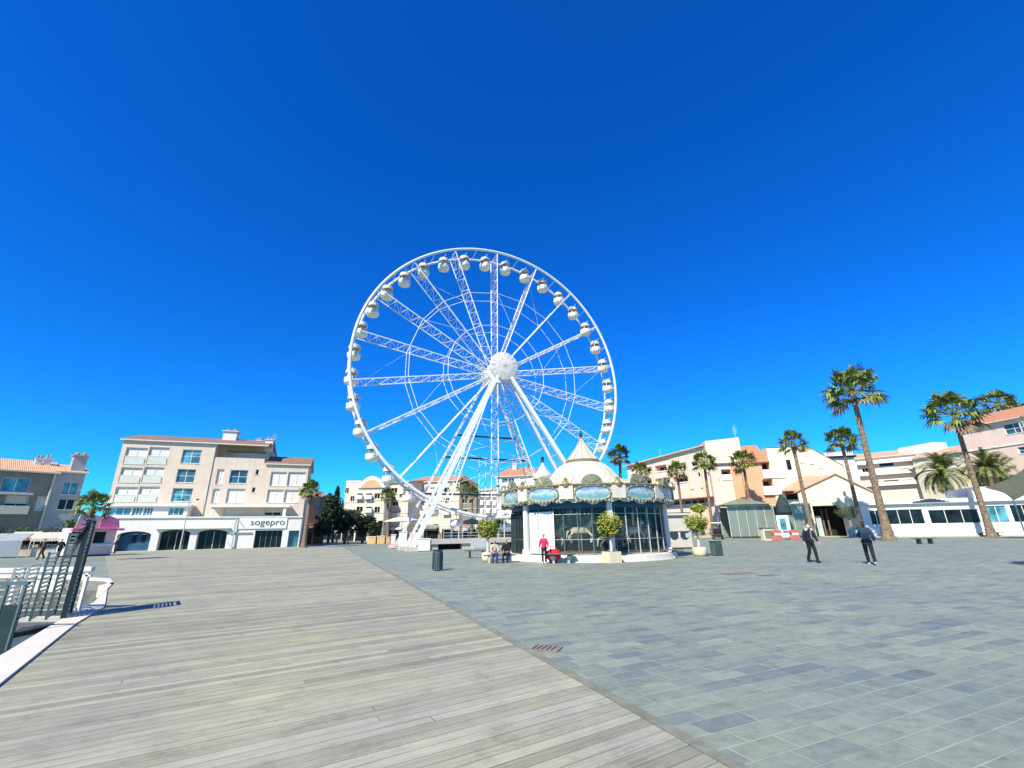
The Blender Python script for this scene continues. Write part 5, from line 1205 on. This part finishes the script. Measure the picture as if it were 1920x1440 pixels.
g=Vector((A(1440,1008,60).x,60,0)); mb=MB(); mb.box(-.7,.7,-.4,.4,0,1.45,'pot'); mb.box(-.8,.8,-.5,.5,1.453,1.55,'steelbrown'); mb.box(-.55,.55,-.42,-.402,.2,1.2,'olive'); o=bevel(mb.build('counter_box'),.03); o.location=g; tag(o,'beige counter box with a brown top at the shelter, left of the red barrier','counter')
# small service cart
g=Vector((A(1345,1001,70).x,70,0)); t=thing('service_cart','small dark open sided cart with a white roof left of the terrace shelter','cart',g,rad(70))
mb=MB(); mb.box(-1.3,1.3,-.6,.6,.35,.75,'black'); mb.prismxz([(.7,.75),(1.3,.75),(1.25,1.15),(.8,1.2)],-.58,.58,'black'); bevel(mb.build('body',t),.06)
mb=MB(); mb.box(-.9,.0,-.5,.5,.76,1.0,'navy'); mb.box(-1.0,-.85,-.5,.5,1.0,1.55,'navy'); mb.build('seat',t)
mb=MB(); mb.box(-1.35,1.1,-.7,.7,2.25,2.4,'frame'); bevel(mb.build('roof',t),.05)
for x in (-1.25,1.0):
    for y in (-.55,.55): MB().tube((x,y,.7),(x*.85,y,2.25),.03,'darkmetal').build('roof_post',t)
for x in (-.9,.9):
    for y in (-.62,.62):
        mb=MB(T=Matrix.Translation((x,y+.09,.3))@Matrix.Rotation(PI/2,4,'X')); mb.lathe([(0,0),(.28,0),(.3,.04),(.3,.14),(.28,.18),(0,.18)],'black',16); w0=mb.build('wheel',t); mb=MB(T=Matrix.Translation((x,y+.1,.3))@Matrix.Rotation(PI/2,4,'X')); mb.lathe([(0,-.0),(.13,-.0),(.13,.2),(0,.2)],'slat',10); mb.build('hub_cap',w0)

# market stalls, pink kiosk at far left
def stall(label,px0,px1,ytop,Y,mat,valmat):
    l=A(px0,1040,Y).x; r=A(px1,1040,Y).x; w_=(r-l)/2; z=A((px0+px1)/2,ytop,Y).z
    t=thing('market_stall',label,'market stall',((l+r)/2,Y,0),rad(30),'market stalls at the harbour'); w_*=.9
    mb=MB(); mb.add([(-w_,-1.4,z-.5),(w_,-1.4,z-.5),(w_,0,z+.1),(-w_,0,z+.1),(w_,1.4,z-.5),(-w_,1.4,z-.5)],[(0,1,2,3),(3,2,4,5),(0,3,5),(1,4,2)],mat); mb.build('awning',t)
    mb=MB(); n=10
    for i in range(n): x=-w_+2*w_*i/n; mb.add([(x,-1.42,z-.5),(x+2*w_/n,-1.42,z-.5),(x+2*w_/n,-1.42,z-.72),(x+w_/n,-1.42,z-.82),(x,-1.42,z-.72)],[(0,4,3,2,1)],valmat if i%2 else 'cream')
    mb.build('valance',t)
    mb=MB(); [mb.tube((x,y,0),(x,y,z-.45),.035,'frame') for x in (-w_+.05,w_-.05) for y in (-1.3,1.3)]; mb.build('pole',t)
    mb=MB(); mb.box(-w_+.2,w_-.2,-1.0,-.2,0,.85,'ivory'); mb.box(-w_+.1,w_-.1,-1.1,-.1,.853,.9,'steelbrown'); mb.build('counter',t)
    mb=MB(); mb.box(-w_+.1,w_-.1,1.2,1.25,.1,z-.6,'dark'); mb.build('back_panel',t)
    mb=MB(); R=random.Random(int(px0)); 
    for i in range(14): x=R.uniform(-w_+.3,w_-.3); s_=R.uniform(.08,.16); mb.box(x-s_,x+s_,-.9,-.9+2*s_,.905,.905+s_*2,R.choice(['palepink','pot','leafmid','red','frame']))
    mb.build('goods',t)
stall('market stall with a cream and red scalloped awning, leftmost one','%d'%0 and 20,62,999,50,'cream','redplastic')
stall('market stall with a cream awning and a dark interior, left of the pink kiosk',64,108,1000,48,'cream','pot')
p0=A(122,1040,44.5); p1=A(208,1040,47.5); b=Bld('pink_kiosk','pink snack kiosk with hot pink roof boards at the arcade end',p0[:2],p1[:2],'kiosk')
zt=b.uz(160,990)[1]; W=[b.rect(132,996,155,1020),b.rect(176,996,200,1014)]
W=[[r[0],r[1],1.15,2.35] for r in W]
b.wall(0,b.L,.15,zt,0,2.6,'palepink',W,rev=.25)
for r in W: b.window(r,0,'dark',1,1,rev=.2)
zr=b.uz(160,966)[1]; m_=b.L*.52
mb=MB(); mb.prismxz([(.0,zt),(m_,zt),(m_,zr*.98),(m_*.7,zr),(.2,zr)],-.5,-.42,'pinkpaint'); mb.build('roof_board',b.root)
mb=MB(); mb.prismxz([(m_+.05,zt),(b.L,zt),(b.L-.2,zr*.9),(m_+b.L*.18,zr*1.0),(m_+.05,zr*.92)],-.46,-.38,'hotpink'); mb.build('roof_board',b.root)
mb=MB(); mb.box(-.2,b.L+.3,-.9,-.003,zt-.25,zt-.05,'hotpink'); mb.build('awning',b.root)
mb=MB(); mb.box(.1,b.L-.1,-.35,-.003,.95,1.1,'frame'); mb.build('counter',b.root)
mb=MB(); mb.box(.05,b.L-.05,.1,2.5,0,.148,'darkmetal'); mb.build('base',b.root)
g=A(12,1040,46); t=thing('awning_tent','blue grey awning tent cut off by the left edge','tent',(g.x-1.2,46,0),rad(35)); z=A(10,1000,46).z
mb=MB(); mb.add([(-2,-1.6,z-.7),(2,-1.6,z-.7),(2,1.6,z),(-2,1.6,z),(-2,-1.6,z-.8),(2,-1.6,z-.8),(2,1.6,z-.1),(-2,1.6,z-.1)],[(0,1,2,3),(7,6,5,4),(0,4,5,1),(1,5,6,2),(2,6,7,3),(3,7,4,0)],'bluegrey'); mb.build('awning',t)
mb=MB(); mb.quad((-2,-1.6,.1),(2,-1.6,.1),(2,-1.6,z-.8),(-2,-1.6,z-.8),'bluegrey'); mb.build('front_curtain',t)
mb=MB(); [mb.tube((x,y,0),(x,y,z-.8),.04,'slat') for x in (-1.95,1.95) for y in (-1.55,1.55)]; mb.build('pole',t)

# grey tensile sail over the right hand terrace + an unseen palm whose shadow falls on the paving
def sail(label,pts,th,mat,poles):
    c=sum((Vector(p) for p in pts),Vector())/len(pts); base=Vector((c.x,c.y,0)); t=thing('shade_sail',label,'shade sail',base); mb=MB(); n=len(pts); N=8
    P=[Vector(p)-base for p in pts]; cc=c-base+Vector((0,0,-.25))
    for zo,fl in ((0,False),(-th,True)):
        for i in range(n):
            a,b_=P[i],P[(i+1)%n]; prev=None
            for k in range(N):
                s0,s1=k/N,(k+1)/N; q0=a.lerp(b_,s0).lerp(cc,.18*sin(PI*s0)); q1=a.lerp(b_,s1).lerp(cc,.18*sin(PI*s1)); f=[q0+Vector((0,0,zo)),q1+Vector((0,0,zo)),cc+Vector((0,0,zo))]
                mb.add(f if not fl else f[::-1],[(0,1,2)],mat)
    mb.build('membrane',t)
    for p in poles: mb=MB(); q=Vector(p)-base; mb.tube((q.x*1.02,q.y*1.02,0),(q.x,q.y,q.z+.1),.07,'slat',8); mb.build('mast',t)
p1_=A(1846,914,50); p2_=A(1935,868,44); p3_=A(1990,905,48); p4_=A(1900,938,54)
sail('grey pointed shade sail over the terrace at the right edge',[p1_,p2_,p3_,p4_],.03,'greysail',[p2_,p4_])
t=palm('fan_palm','fan palm just outside the right edge whose crown shades the paving',(1700,1100,8.0),(1700,400),60,17,.30,.22)
t.location=(16.6,8.5,0)
for o in t.children:
    if o.name.startswith('crown'): o.location=(0,0,11); o.scale=(2.3,2.3,2.3)
    elif o.name.startswith('leaf_skirt'): o.location=(0,0,11)
    else: bpy.data.objects.remove(o)
mb=MB(); mb.path([(0,0,0),(0,0,.6),(.05,0,6),(0,0,11)],[.5,.34,.26,.24],'palmbark',12); mb.build('trunk',t,True)

# ================================================================== HARBOUR GATE AND GANGWAY
gx,gy=-9.9,10.9
gt_=thing('harbour_gate','tall blue grey harbour gate with stacked light slats at the quay edge','gate',(-9.75,10.55,.035),rad(127))
def ladder(x0,x1,y0,y1,z0,z1,n,pm,sm,name,parent,wd=.07,sw=.05,T=None,lw=.02):
    mb=MB(T); mb.beam((x0,y0,z0),(x0,y0,z1),wd,wd,pm,(0,1,0)); mb.beam((x1,y1,z0),(x1,y1,z1),wd,wd,pm,(0,1,0))
    for i in range(n): z=z0+(z1-z0)*(i+.5)/n; mb.beam((x0,y0,z),(x1,y1,z),lw,sw,sm)
    return mb.build(name,parent)
# local x runs along the quay away from the viewer, y towards the water
ladder(.02,.75,0,0,0,1.95,24,'teal','slat','gate_leaf',gt_,.05,.04,lw=.02)
for y_,h_ in ((.26,1.75),(.5,1.35),(.74,1.12),(.95,1.05)): ladder(.0,.8,y_,y_-.03,0,h_,int(h_*12),'teal' if y_<.6 else 'slat','slat','side_screen',gt_,.04,.04,lw=.02)
mb=MB(); mb.box(-.05,.04,-.05,.04,0,2.02,'darkmetal'); mb.build('gate_post',gt_)
mb=MB(); mb.box(.80,.88,-.05,.04,0,2.02,'darkmetal'); mb.build('gate_post',gt_)
mb=MB(); mb.box(-.06,.9,-.03,.03,2.023,2.06,'teal'); mb.box(.2,.6,-.03,.03,.9,1.25,'darkmetal'); mb.build('lintel',gt_)
for i in range(7): t=i/6; mb=MB(); mb.path([(-.05,-.03,1.95-.1*t),(-.05-.4*sin(t*1.5),.1,2.05-.8*t)],.014,'darkmetal',4); mb.build('spike',gt_)
for i in range(7): t=i/6; mb=MB(); mb.path([(.85,-.03,1.95),(.85+.35*sin(t*1.5),.1,2.05-.6*t)],.014,'darkmetal',4); mb.build('spike',gt_)
gw=thing('gangway','white railed metal gangway leading from the quay over the water at left','gangway',(-10.2,10.4,0),0)
mb=MB(); mb.box(-14,-.2,-1.25,1.1,-.28,-.18,'walk_shade'); mb.box(-14,-.2,-1.35,-1.25,-.4,-.1,'darkmetal'); mb.box(-14,-.2,1.1,1.2,-.4,-.1,'slat'); mb.build('walkway',gw)
mb=MB()
mb.box(-14,-.1,1.14,1.26,.90,1.0,'frame'); mb.box(-14,-.1,1.17,1.23,.78,.82,'frame')
for x in (-.2,-.5,-1.9,-3.4,-5.2,-7,-9,-11): mb.box(x-.035,x+.035,1.17,1.23,-.18,.95,'frame')
for k in range(6): z=-.1+.15*k; mb.box(-14,-.2,1.185,1.215,z,z+.025,'slat')
mb.build('far_railing',gw)
mb=MB(); 
mb.box(-14,1.0,-1.36,-1.30,.84,.9,'teal'); 
for k in range(44): x=.95-.34*k; mb.box(x-.02,x+.02,-1.35,-1.31,-.25,.84,'teal')
mb.box(-14,1.0,-1.34,-1.32,-.3,.5,'darkmetal'); mb.build('near_railing',gw)
mb=MB(); mb.tube((.3,-1.3,-3),(.3,-1.3,.6),.09,'darkmetal',10); mb.tube((-5,-1.3,-3),(-5,-1.3,.6),.09,'darkmetal',10); mb.build('mooring_pile',gw)
mb=MB(); mb.box(-1.7,-.65,1.14,1.168,.45,.72,'shutter'); mb.build('notice_plate',gw)
# ================================================================== PEOPLE
def skin(name,nd,ed,mat,parent,sub=2):
    ks=list(nd); me=bpy.data.meshes.new(name); me.from_pydata([nd[k][0] for k in ks],[(ks.index(a),ks.index(b)) for a,b in ed],[]); o=bpy.data.objects.new('tmp',me); C.objects.link(o)
    sm=o.modifiers.new('s','SKIN'); sm.use_smooth_shade=True; sb=o.modifiers.new('b','SUBSURF'); sb.levels=sub; sb.render_levels=sub
    for i,k in enumerate(ks):
        r=nd[k][1]; r=(r,r) if isinstance(r,(int,float)) else r; me.skin_vertices[0].data[i].radius=r; me.skin_vertices[0].data[i].use_root=(i==0)
    dg=bpy.context.evaluated_depsgraph_get(); dg.update(); m2=bpy.data.meshes.new_from_object(o.evaluated_get(dg)); bpy.data.objects.remove(o)
    m2.materials.clear(); m2.materials.append(MT[mat]); m2.polygons.foreach_set('use_smooth',[True]*len(m2.polygons)); o=bpy.data.objects.new(name,m2); C.objects.link(o); o.parent=parent; return o
def person(label,pos,rz,h=1.75,pose='stand',top='navy',bottom='blackcloth',hair='hairdark',shoe='whitecloth',arms=None,extra=None,longhair=False):
    s=h/1.78; t=thing('person',label,'person',pos,rz); 
    V=lambda x,y,z:(x*s,y*s,z*s)
    J={}
    if pose=='sit':
        z0=-.42; lift=lambda x,y,z:V(x,y-.1,z+z0)
        J['pel']=V(0,-.1,.53); up=lift
        knees=[(-.12,.36,.52),(.12,.36,.52)]; ank=[(-.12,.34,.1),(.13,.42,.1)]
    else:
        up=V; J['pel']=V(0,0,.96)
        st={'stand':((0,0),(0,0)),'walk':((.12,.16),(-.02,-.18)),'stride':((.26,.36),(-.05,-.36))}[pose]
        knees=[(-.10,st[0][0],.52),(.10,st[1][0]+.03,.50)]; ank=[(-.09,st[0][1],.09),(.10,st[1][1],.10 if pose=='stand' else .15)]
    lean=.10 if pose=='stride' else (.05 if pose=='walk' else (.12 if pose=='sit' else 0))
    J.update(waist=up(0,lean*.2,1.10),chest=up(0,lean*.7,1.33),neck0=up(0,lean,1.48),neck=up(0,lean+.02,1.54),chin=up(0,lean+.045,1.60),head=up(0,lean+.03,1.68),crownh=up(0,lean+.02,1.75))
    A_=arms or ([(-.24,-.12,1.15),(-.25,.02,.92)],[(.24,.10,1.15),(.25,.24,.95)])
    if pose=='sit': A_=([(-.24,.08,1.14),(-.14,.34,1.05)],[(.24,.08,1.14),(.14,.34,1.05)])
    nd={'pel':(J['pel'],.125*s),'waist':(J['waist'],(.12*s,.095*s)),'chest':(J['chest'],(.155*s,.11*s)),'neck0':(J['neck0'],.07*s),'neck':(J['neck'],.05*s),'chin':(J['chin'],.062*s),'head':(J['head'],(.078*s,.095*s)),'crownh':(J['crownh'],.062*s)}
    ed=[('pel','waist'),('waist','chest'),('chest','neck0'),('neck0','neck'),('neck','chin'),('chin','head'),('head','crownh')]
    hd=J['head']; nd['nose']=((hd[0],hd[1]+.115*s,hd[2]-.02*s),.012*s); ed.append(('head','nose'))
    for i,sg in ((0,-1),(1,1)):
        nd['sh%d'%i]=(up(sg*.17,lean*.9,1.42),.058*s); e=up(A_[i][0][0],A_[i][0][1]+lean,A_[i][0][2]); w=up(A_[i][1][0],A_[i][1][1]+lean,A_[i][1][2])
        nd['el%d'%i]=(e,.04*s); nd['wr%d'%i]=(w,.027*s); ed+=[('chest','sh%d'%i),('sh%d'%i,'el%d'%i),('el%d'%i,'wr%d'%i)]
        dv=(Vector(w)-Vector(e)).normalized(); pm=Vector(w)+dv*.06*s; nd['pa%d'%i]=(tuple(pm),(.036*s,.018*s)); ed.append(('wr%d'%i,'pa%d'%i))
        sd=Vector((0,1,0)) if abs(dv.y)<.8 else Vector((0,0,1))
        for k in range(4):
            o_=sd*(k-1.5)*.019*s; l=(.066,.075,.07,.055)[k]*s; a_=pm+o_+dv*.035*s; b_=a_+dv*l*.55+Vector((-sg*.006*s,0,0)); c_=b_+dv*l*.45+Vector((-sg*.016*s,0,0))
            for nm,q,r in (('a',a_,.010),('b',b_,.009),('c',c_,.0075)): nd['f%d%d%s'%(i,k,nm)]=(tuple(q),r*s)
            ed+=[('pa%d'%i,'f%d%da'%(i,k)),('f%d%da'%(i,k),'f%d%db'%(i,k)),('f%d%db'%(i,k),'f%d%dc'%(i,k))]
        th=pm+sd*.036*s-dv*.02*s; nd['t%d'%i]=(tuple(th),.011*s); nd['u%d'%i]=(tuple(th+sd*.02*s+dv*.045*s),.009*s); ed+=[('wr%d'%i,'t%d'%i),('t%d'%i,'u%d'%i)]
        hip=(sg*.09*s,J['pel'][1]+(0.02*s if pose!='sit' else .05*s),J['pel'][2]-.07*s); k_=V(*knees[i]); a_=V(*ank[i])
        nd['hip%d'%i]=(hip,.088*s); nd['kn%d'%i]=(k_,.055*s); nd['an%d'%i]=(a_,.038*s); nd['toe%d'%i]=((a_[0],a_[1]+.14*s,a_[2]-.055*s),.03*s)
        ed+=[('pel','hip%d'%i),('hip%d'%i,'kn%d'%i),('kn%d'%i,'an%d'%i),('an%d'%i,'toe%d'%i)]
    skin('body',nd,ed,'skin',t,1)
    g=lambda n,dr:(nd[n][0],tuple(q+dr*s for q in nd[n][1]) if isinstance(nd[n][1],tuple) else nd[n][1]+dr*s)
    hem=tuple(Vector(nd['pel'][0])+Vector((0,0,-.02*s))); hem2=tuple(Vector(nd['pel'][0])+Vector((0,.0,-.10*s))) if pose!='sit' else tuple(Vector(nd['pel'][0])+Vector((0,.04*s,-.02*s)))
    jn={'chest':g('chest',.045),'waist':g('waist',.055),'hem':(hem,.17*s),'hem2':(hem2,.172*s),'neck0':g('neck0',.025)}; je=[('chest','waist'),('waist','hem'),('hem','hem2'),('chest','neck0')]
    for i in (0,1):
        for n_,dr in (('sh',.035),('el',.034),('wr',.026)): jn[n_+str(i)]=g(n_+str(i),dr)
        je+=[('chest','sh%d'%i),('sh%d'%i,'el%d'%i),('el%d'%i,'wr%d'%i)]
    skin('jacket',jn,je,top,t,2)
    tn={'pel':g('pel',.012)}; te=[]
    for i in (0,1):
        for n_,dr in (('hip',.014),('kn',.022),('an',.026)): tn[n_+str(i)]=g(n_+str(i),dr)
        te+=[('pel','hip%d'%i),('hip%d'%i,'kn%d'%i),('kn%d'%i,'an%d'%i)]
    for i in (0,1): q=nd['an%d'%i][0]; tn['cf%d'%i]=((q[0],q[1],q[2]-.035*s),.062*s); te.append(('an%d'%i,'cf%d'%i))
    skin('trousers',tn,te,bottom,t,2)
    for i in (0,1):
        a_=Vector(nd['an%d'%i][0]); sn={'h':(tuple(a_+Vector((0,-.05*s,-.055*s))),.04*s),'m':(tuple(a_+Vector((0,.05*s,-.05*s))),.052*s),'t':(tuple(a_+Vector((0,.16*s,-.06*s))),.042*s),'a':(tuple(a_),.052*s)}
        skin('shoe',sn,[('h','m'),('m','t'),('m','a')],shoe,t,1)
    hn={'a':((hd[0],hd[1]-.02*s,hd[2]+.085*s),.075*s),'b':((hd[0],hd[1]-.055*s,hd[2]+.02*s),.085*s),'c':((hd[0],hd[1]-.06*s,hd[2]-.05*s-(.14*s if longhair else 0)),.06*s)}
    skin('hair',hn,[('a','b'),('b','c')],hair,t,2)
    mb=MB()
    for sg in (-1,1): mb.lathe([(0,-.011*s),(.011*s,0),(0,.011*s)],'black',6,(hd[0]+sg*.032*s,hd[1]+.098*s,hd[2]+.005*s)); 
    mb.box(hd[0]-.022*s,hd[0]+.022*s,hd[1]+.092*s,hd[1]+.100*s,hd[2]-.062*s,hd[2]-.054*s,'red'); mb.build('face_details',t)
    mb=MB()
    for sg in (-1,1): mb.lathe([(0,-.03*s),(.014*s,0),(0,.03*s)],'skin',6,(hd[0]+sg*.088*s,hd[1]+.005*s,hd[2]-.01*s))
    mb.build('ears',t)
    if extra: extra(t,nd,s)
    return t
def shoulder_patches(t,nd,s):
    for i in (0,1):
        p=Vector(nd['sh%d'%i][0]); mb=MB(); sg=-1 if i==0 else 1
        mb.lathe([(0,.05),(.05,.04),(.07,0),(.06,-.03)],'whitecloth',10,(p.x-sg*.03,p.y+.06,p.z+.045)); mb.build('white_shoulder_patch',t,True)
    p=Vector(nd['chest'][0]); mb=MB(); mb.box(p.x-.015,p.x+.015,p.y+.155,p.y+.17,p.z-.28,p.z+.12,'slat'); mb.build('zip',t)
    h=Vector(nd['chin'][0]); mb=MB(); mb.lathe([(.0,-.05),(.05,-.045),(.068,0),(.062,.035),(0,.04)],'whitecloth',12,(h.x,h.y+.032,h.z+.005)); mb.build('face_mask',t,True)
person('person in a black jacket with white shoulders and face mask walking towards the viewer',G(1526,1055),rad(180+8),1.80,'walk','navy','blackcloth','hairdark','blackcloth',([(-.28,.02,1.16),(-.33,.10,.92)],[(.28,-.02,1.16),(.33,.02,.93)]),shoulder_patches)
def backpack(t,nd,s):
    p=Vector(nd['chest'][0]); mb=MB(); mb.box(p.x-.16,p.x+.16,p.y-.36,p.y-.15,p.z-.32,p.z+.14,'denim'); mb.box(p.x-.11,p.x+.11,p.y-.39,p.y-.343,p.z-.28,p.z-.05,'navy'); bevel(mb.build('backpack',t),.05,3)
    e=Vector(nd['el0'][0]); q=Vector(nd['sh0'][0]); mb=MB(); mb.tube(q+Vector((-.035,.0,-.04)),e+Vector((-.03,.0,.02)),.066,MT['picture'] if False else M('pale_blue_sleeve',(.36,.55,.70),.8),10,.058); mb.build('pale_blue_sleeve',t,True)
person('person with a blue jacket, dark trousers and a backpack walking away beside the tallest palm',G(1636,1059),rad(-35),1.84,'stride','denim','navy','hairdark','whitecloth',([(-.26,.16,1.2),(-.22,.32,1.12)],[(.26,-.10,1.17),(.27,-.02,.95)]),backpack,True)
person('person in a raspberry red jacket and dark trousers standing in front of the carousel',G(1021,1057),rad(160),1.50,'stand','pinkred','navy','hairdark','whitecloth',([(-.28,.04,1.17),(-.30,.16,.98)],[(.26,.03,1.16),(.24,.14,.95)]))
# red bag
g=G(1038,1056); t=thing('bag','large bright red bag standing beside the person in the raspberry jacket','bag',(g.x,g.y,0),.1)
mb=MB(); mb.lathe([(0,.12),(.26,.14),(.40,.28),(.42,.46),(.34,.62),(.16,.70),(0,.71)],'red',14); o=mb.build('body',t,True); o.scale=(1,.6,1)
mb=MB(); mb.path([(-.18,0,.66),(-.12,0,.85),(.12,0,.85),(.18,0,.66)],.018,'red',6); mb.build('handle',t); mb=MB(); mb.tube((0,0,0),(0,0,.13),.2,'black',10); mb.build('base',t)
# seated pair on a low bench
bt=thing('bench','low bench with the seated pair beside the round pot left of the carousel','bench',G(937,1055),rad(6),'backless benches on the paving')
mb=MB(); mb.box(-.9,.9,-.22,.22,.36,.42,'steelbrown'); mb.build('seat',bt)
for x in (-.6,.6): mb=MB(); mb.box(x-.06,x+.06,-.18,.18,0,.358,'concrete'); mb.build('leg',bt)
gb=G(937,1055)
person('seated person with blond hair and blue trousers, left of the pair by the round pot',(gb.x-.28,gb.y-.05,0),rad(185),1.62,'sit','palefab','bluecloth','hairblond','blackcloth',longhair=True)
person('seated person dressed in black, right of the pair by the round pot',(gb.x+.38,gb.y-.02,0),rad(172),1.68,'sit','blackcloth','blackcloth','hairblond','blackcloth')
# visitors near the stalls
person('person in a brown coat walking in front of the dark market stall',(A(76,1048,41).x,41,0),rad(120),1.72,'walk','browncloth','browncloth','hairdark','blackcloth')
person('person in dark clothes walking beside the pink kiosk',(A(108,1046,43).x,43,0),rad(200),1.70,'walk','blackcloth','blackcloth','hairdark','blackcloth')
person('person in dark clothes standing by the blue arch of the arcade',(A(215,1036,54).x,54,0),rad(150),1.72,'stand','navy','blackcloth','hairdark','blackcloth')
person('person in black in the shade under the dark trees, left one',(A(631,1018,74).x,74,0),rad(170),1.72,'walk','blackcloth','blackcloth','hairdark','blackcloth')
person('person in black in the shade under the dark trees, right one',(A(653,1017,75).x,75,0),rad(190),1.76,'walk','navy','blackcloth','hairdark','blackcloth')

# ================================================================== CAFE TERRACES BEHIND THE WHEEL
def cafe_parasol(label,px,pt,Y,w,mat,grp='cafe parasols behind the wheel'):
    c=A(px,1000,Y); z=A(px,pt,Y).z; t=thing('cafe_parasol',label,'parasol',(c.x,Y,0),0,grp)
    MB().tube((0,0,0),(0,0,z),.05,'slat').build('pole',t)
    mb=MB(); mb.lathe([(w,z-.75),(w*.5,z-.3),(.05,z)],mat,8); mb.lathe([(w,z-.75),(w,z-.95)],mat,8); mb.build('canopy',t)
cafe_parasol('wide white cafe parasol just left of the wheel legs',752,968,84,3.2,'frame')
cafe_parasol('white cafe parasol behind the foot of the wheel legs',800,975,88,2.2,'bright')
cafe_parasol('cream cafe parasol seen between the wheel legs and the dark building',845,978,86,2.2,'cream')
cafe_parasol('dark cafe parasol in front of the shaded building behind the wheel',884,972,84,2.4,'darkmetal')
cafe_parasol('pale cafe parasol left of the lamp behind the carousel',915,970,88,2.4,'cream')
def hedge(label,px0,px1,Y,h,seed,mat='leafdark'):
    a=A(px0,1000,Y).x; b=A(px1,1000,Y).x; R=random.Random(seed); t=thing('hedge',label,'hedge',((a+b)/2,Y,0)); w=(b-a)/2; n=max(3,int(w*1.4))
    leafcloud(MB(),[((-w+2*w*(i+.5)/n,0,h*.55+R.uniform(-.1,.1)),(w/n*1.4,.6,h*.5)) for i in range(n)],int(260*n),.14,mat,R,.4).build('foliage',t)
    mb=MB(); mb.box(-w,w,-.45,.45,0,.35,'concrete'); mb.build('planter',t)
hedge('low dark hedge in a concrete trough behind the wheel legs',742,800,80,1.7,1)
hedge('low dark hedge behind the loading platform',822,900,82,1.6,2)
hedge('dark clipped hedge in front of the white building left of the carousel',900,940,78,1.8,3,'leafmid')
hedge('low hedge along the long cream building behind the kiosk',1300,1368,84,2.0,4,'leafmid')
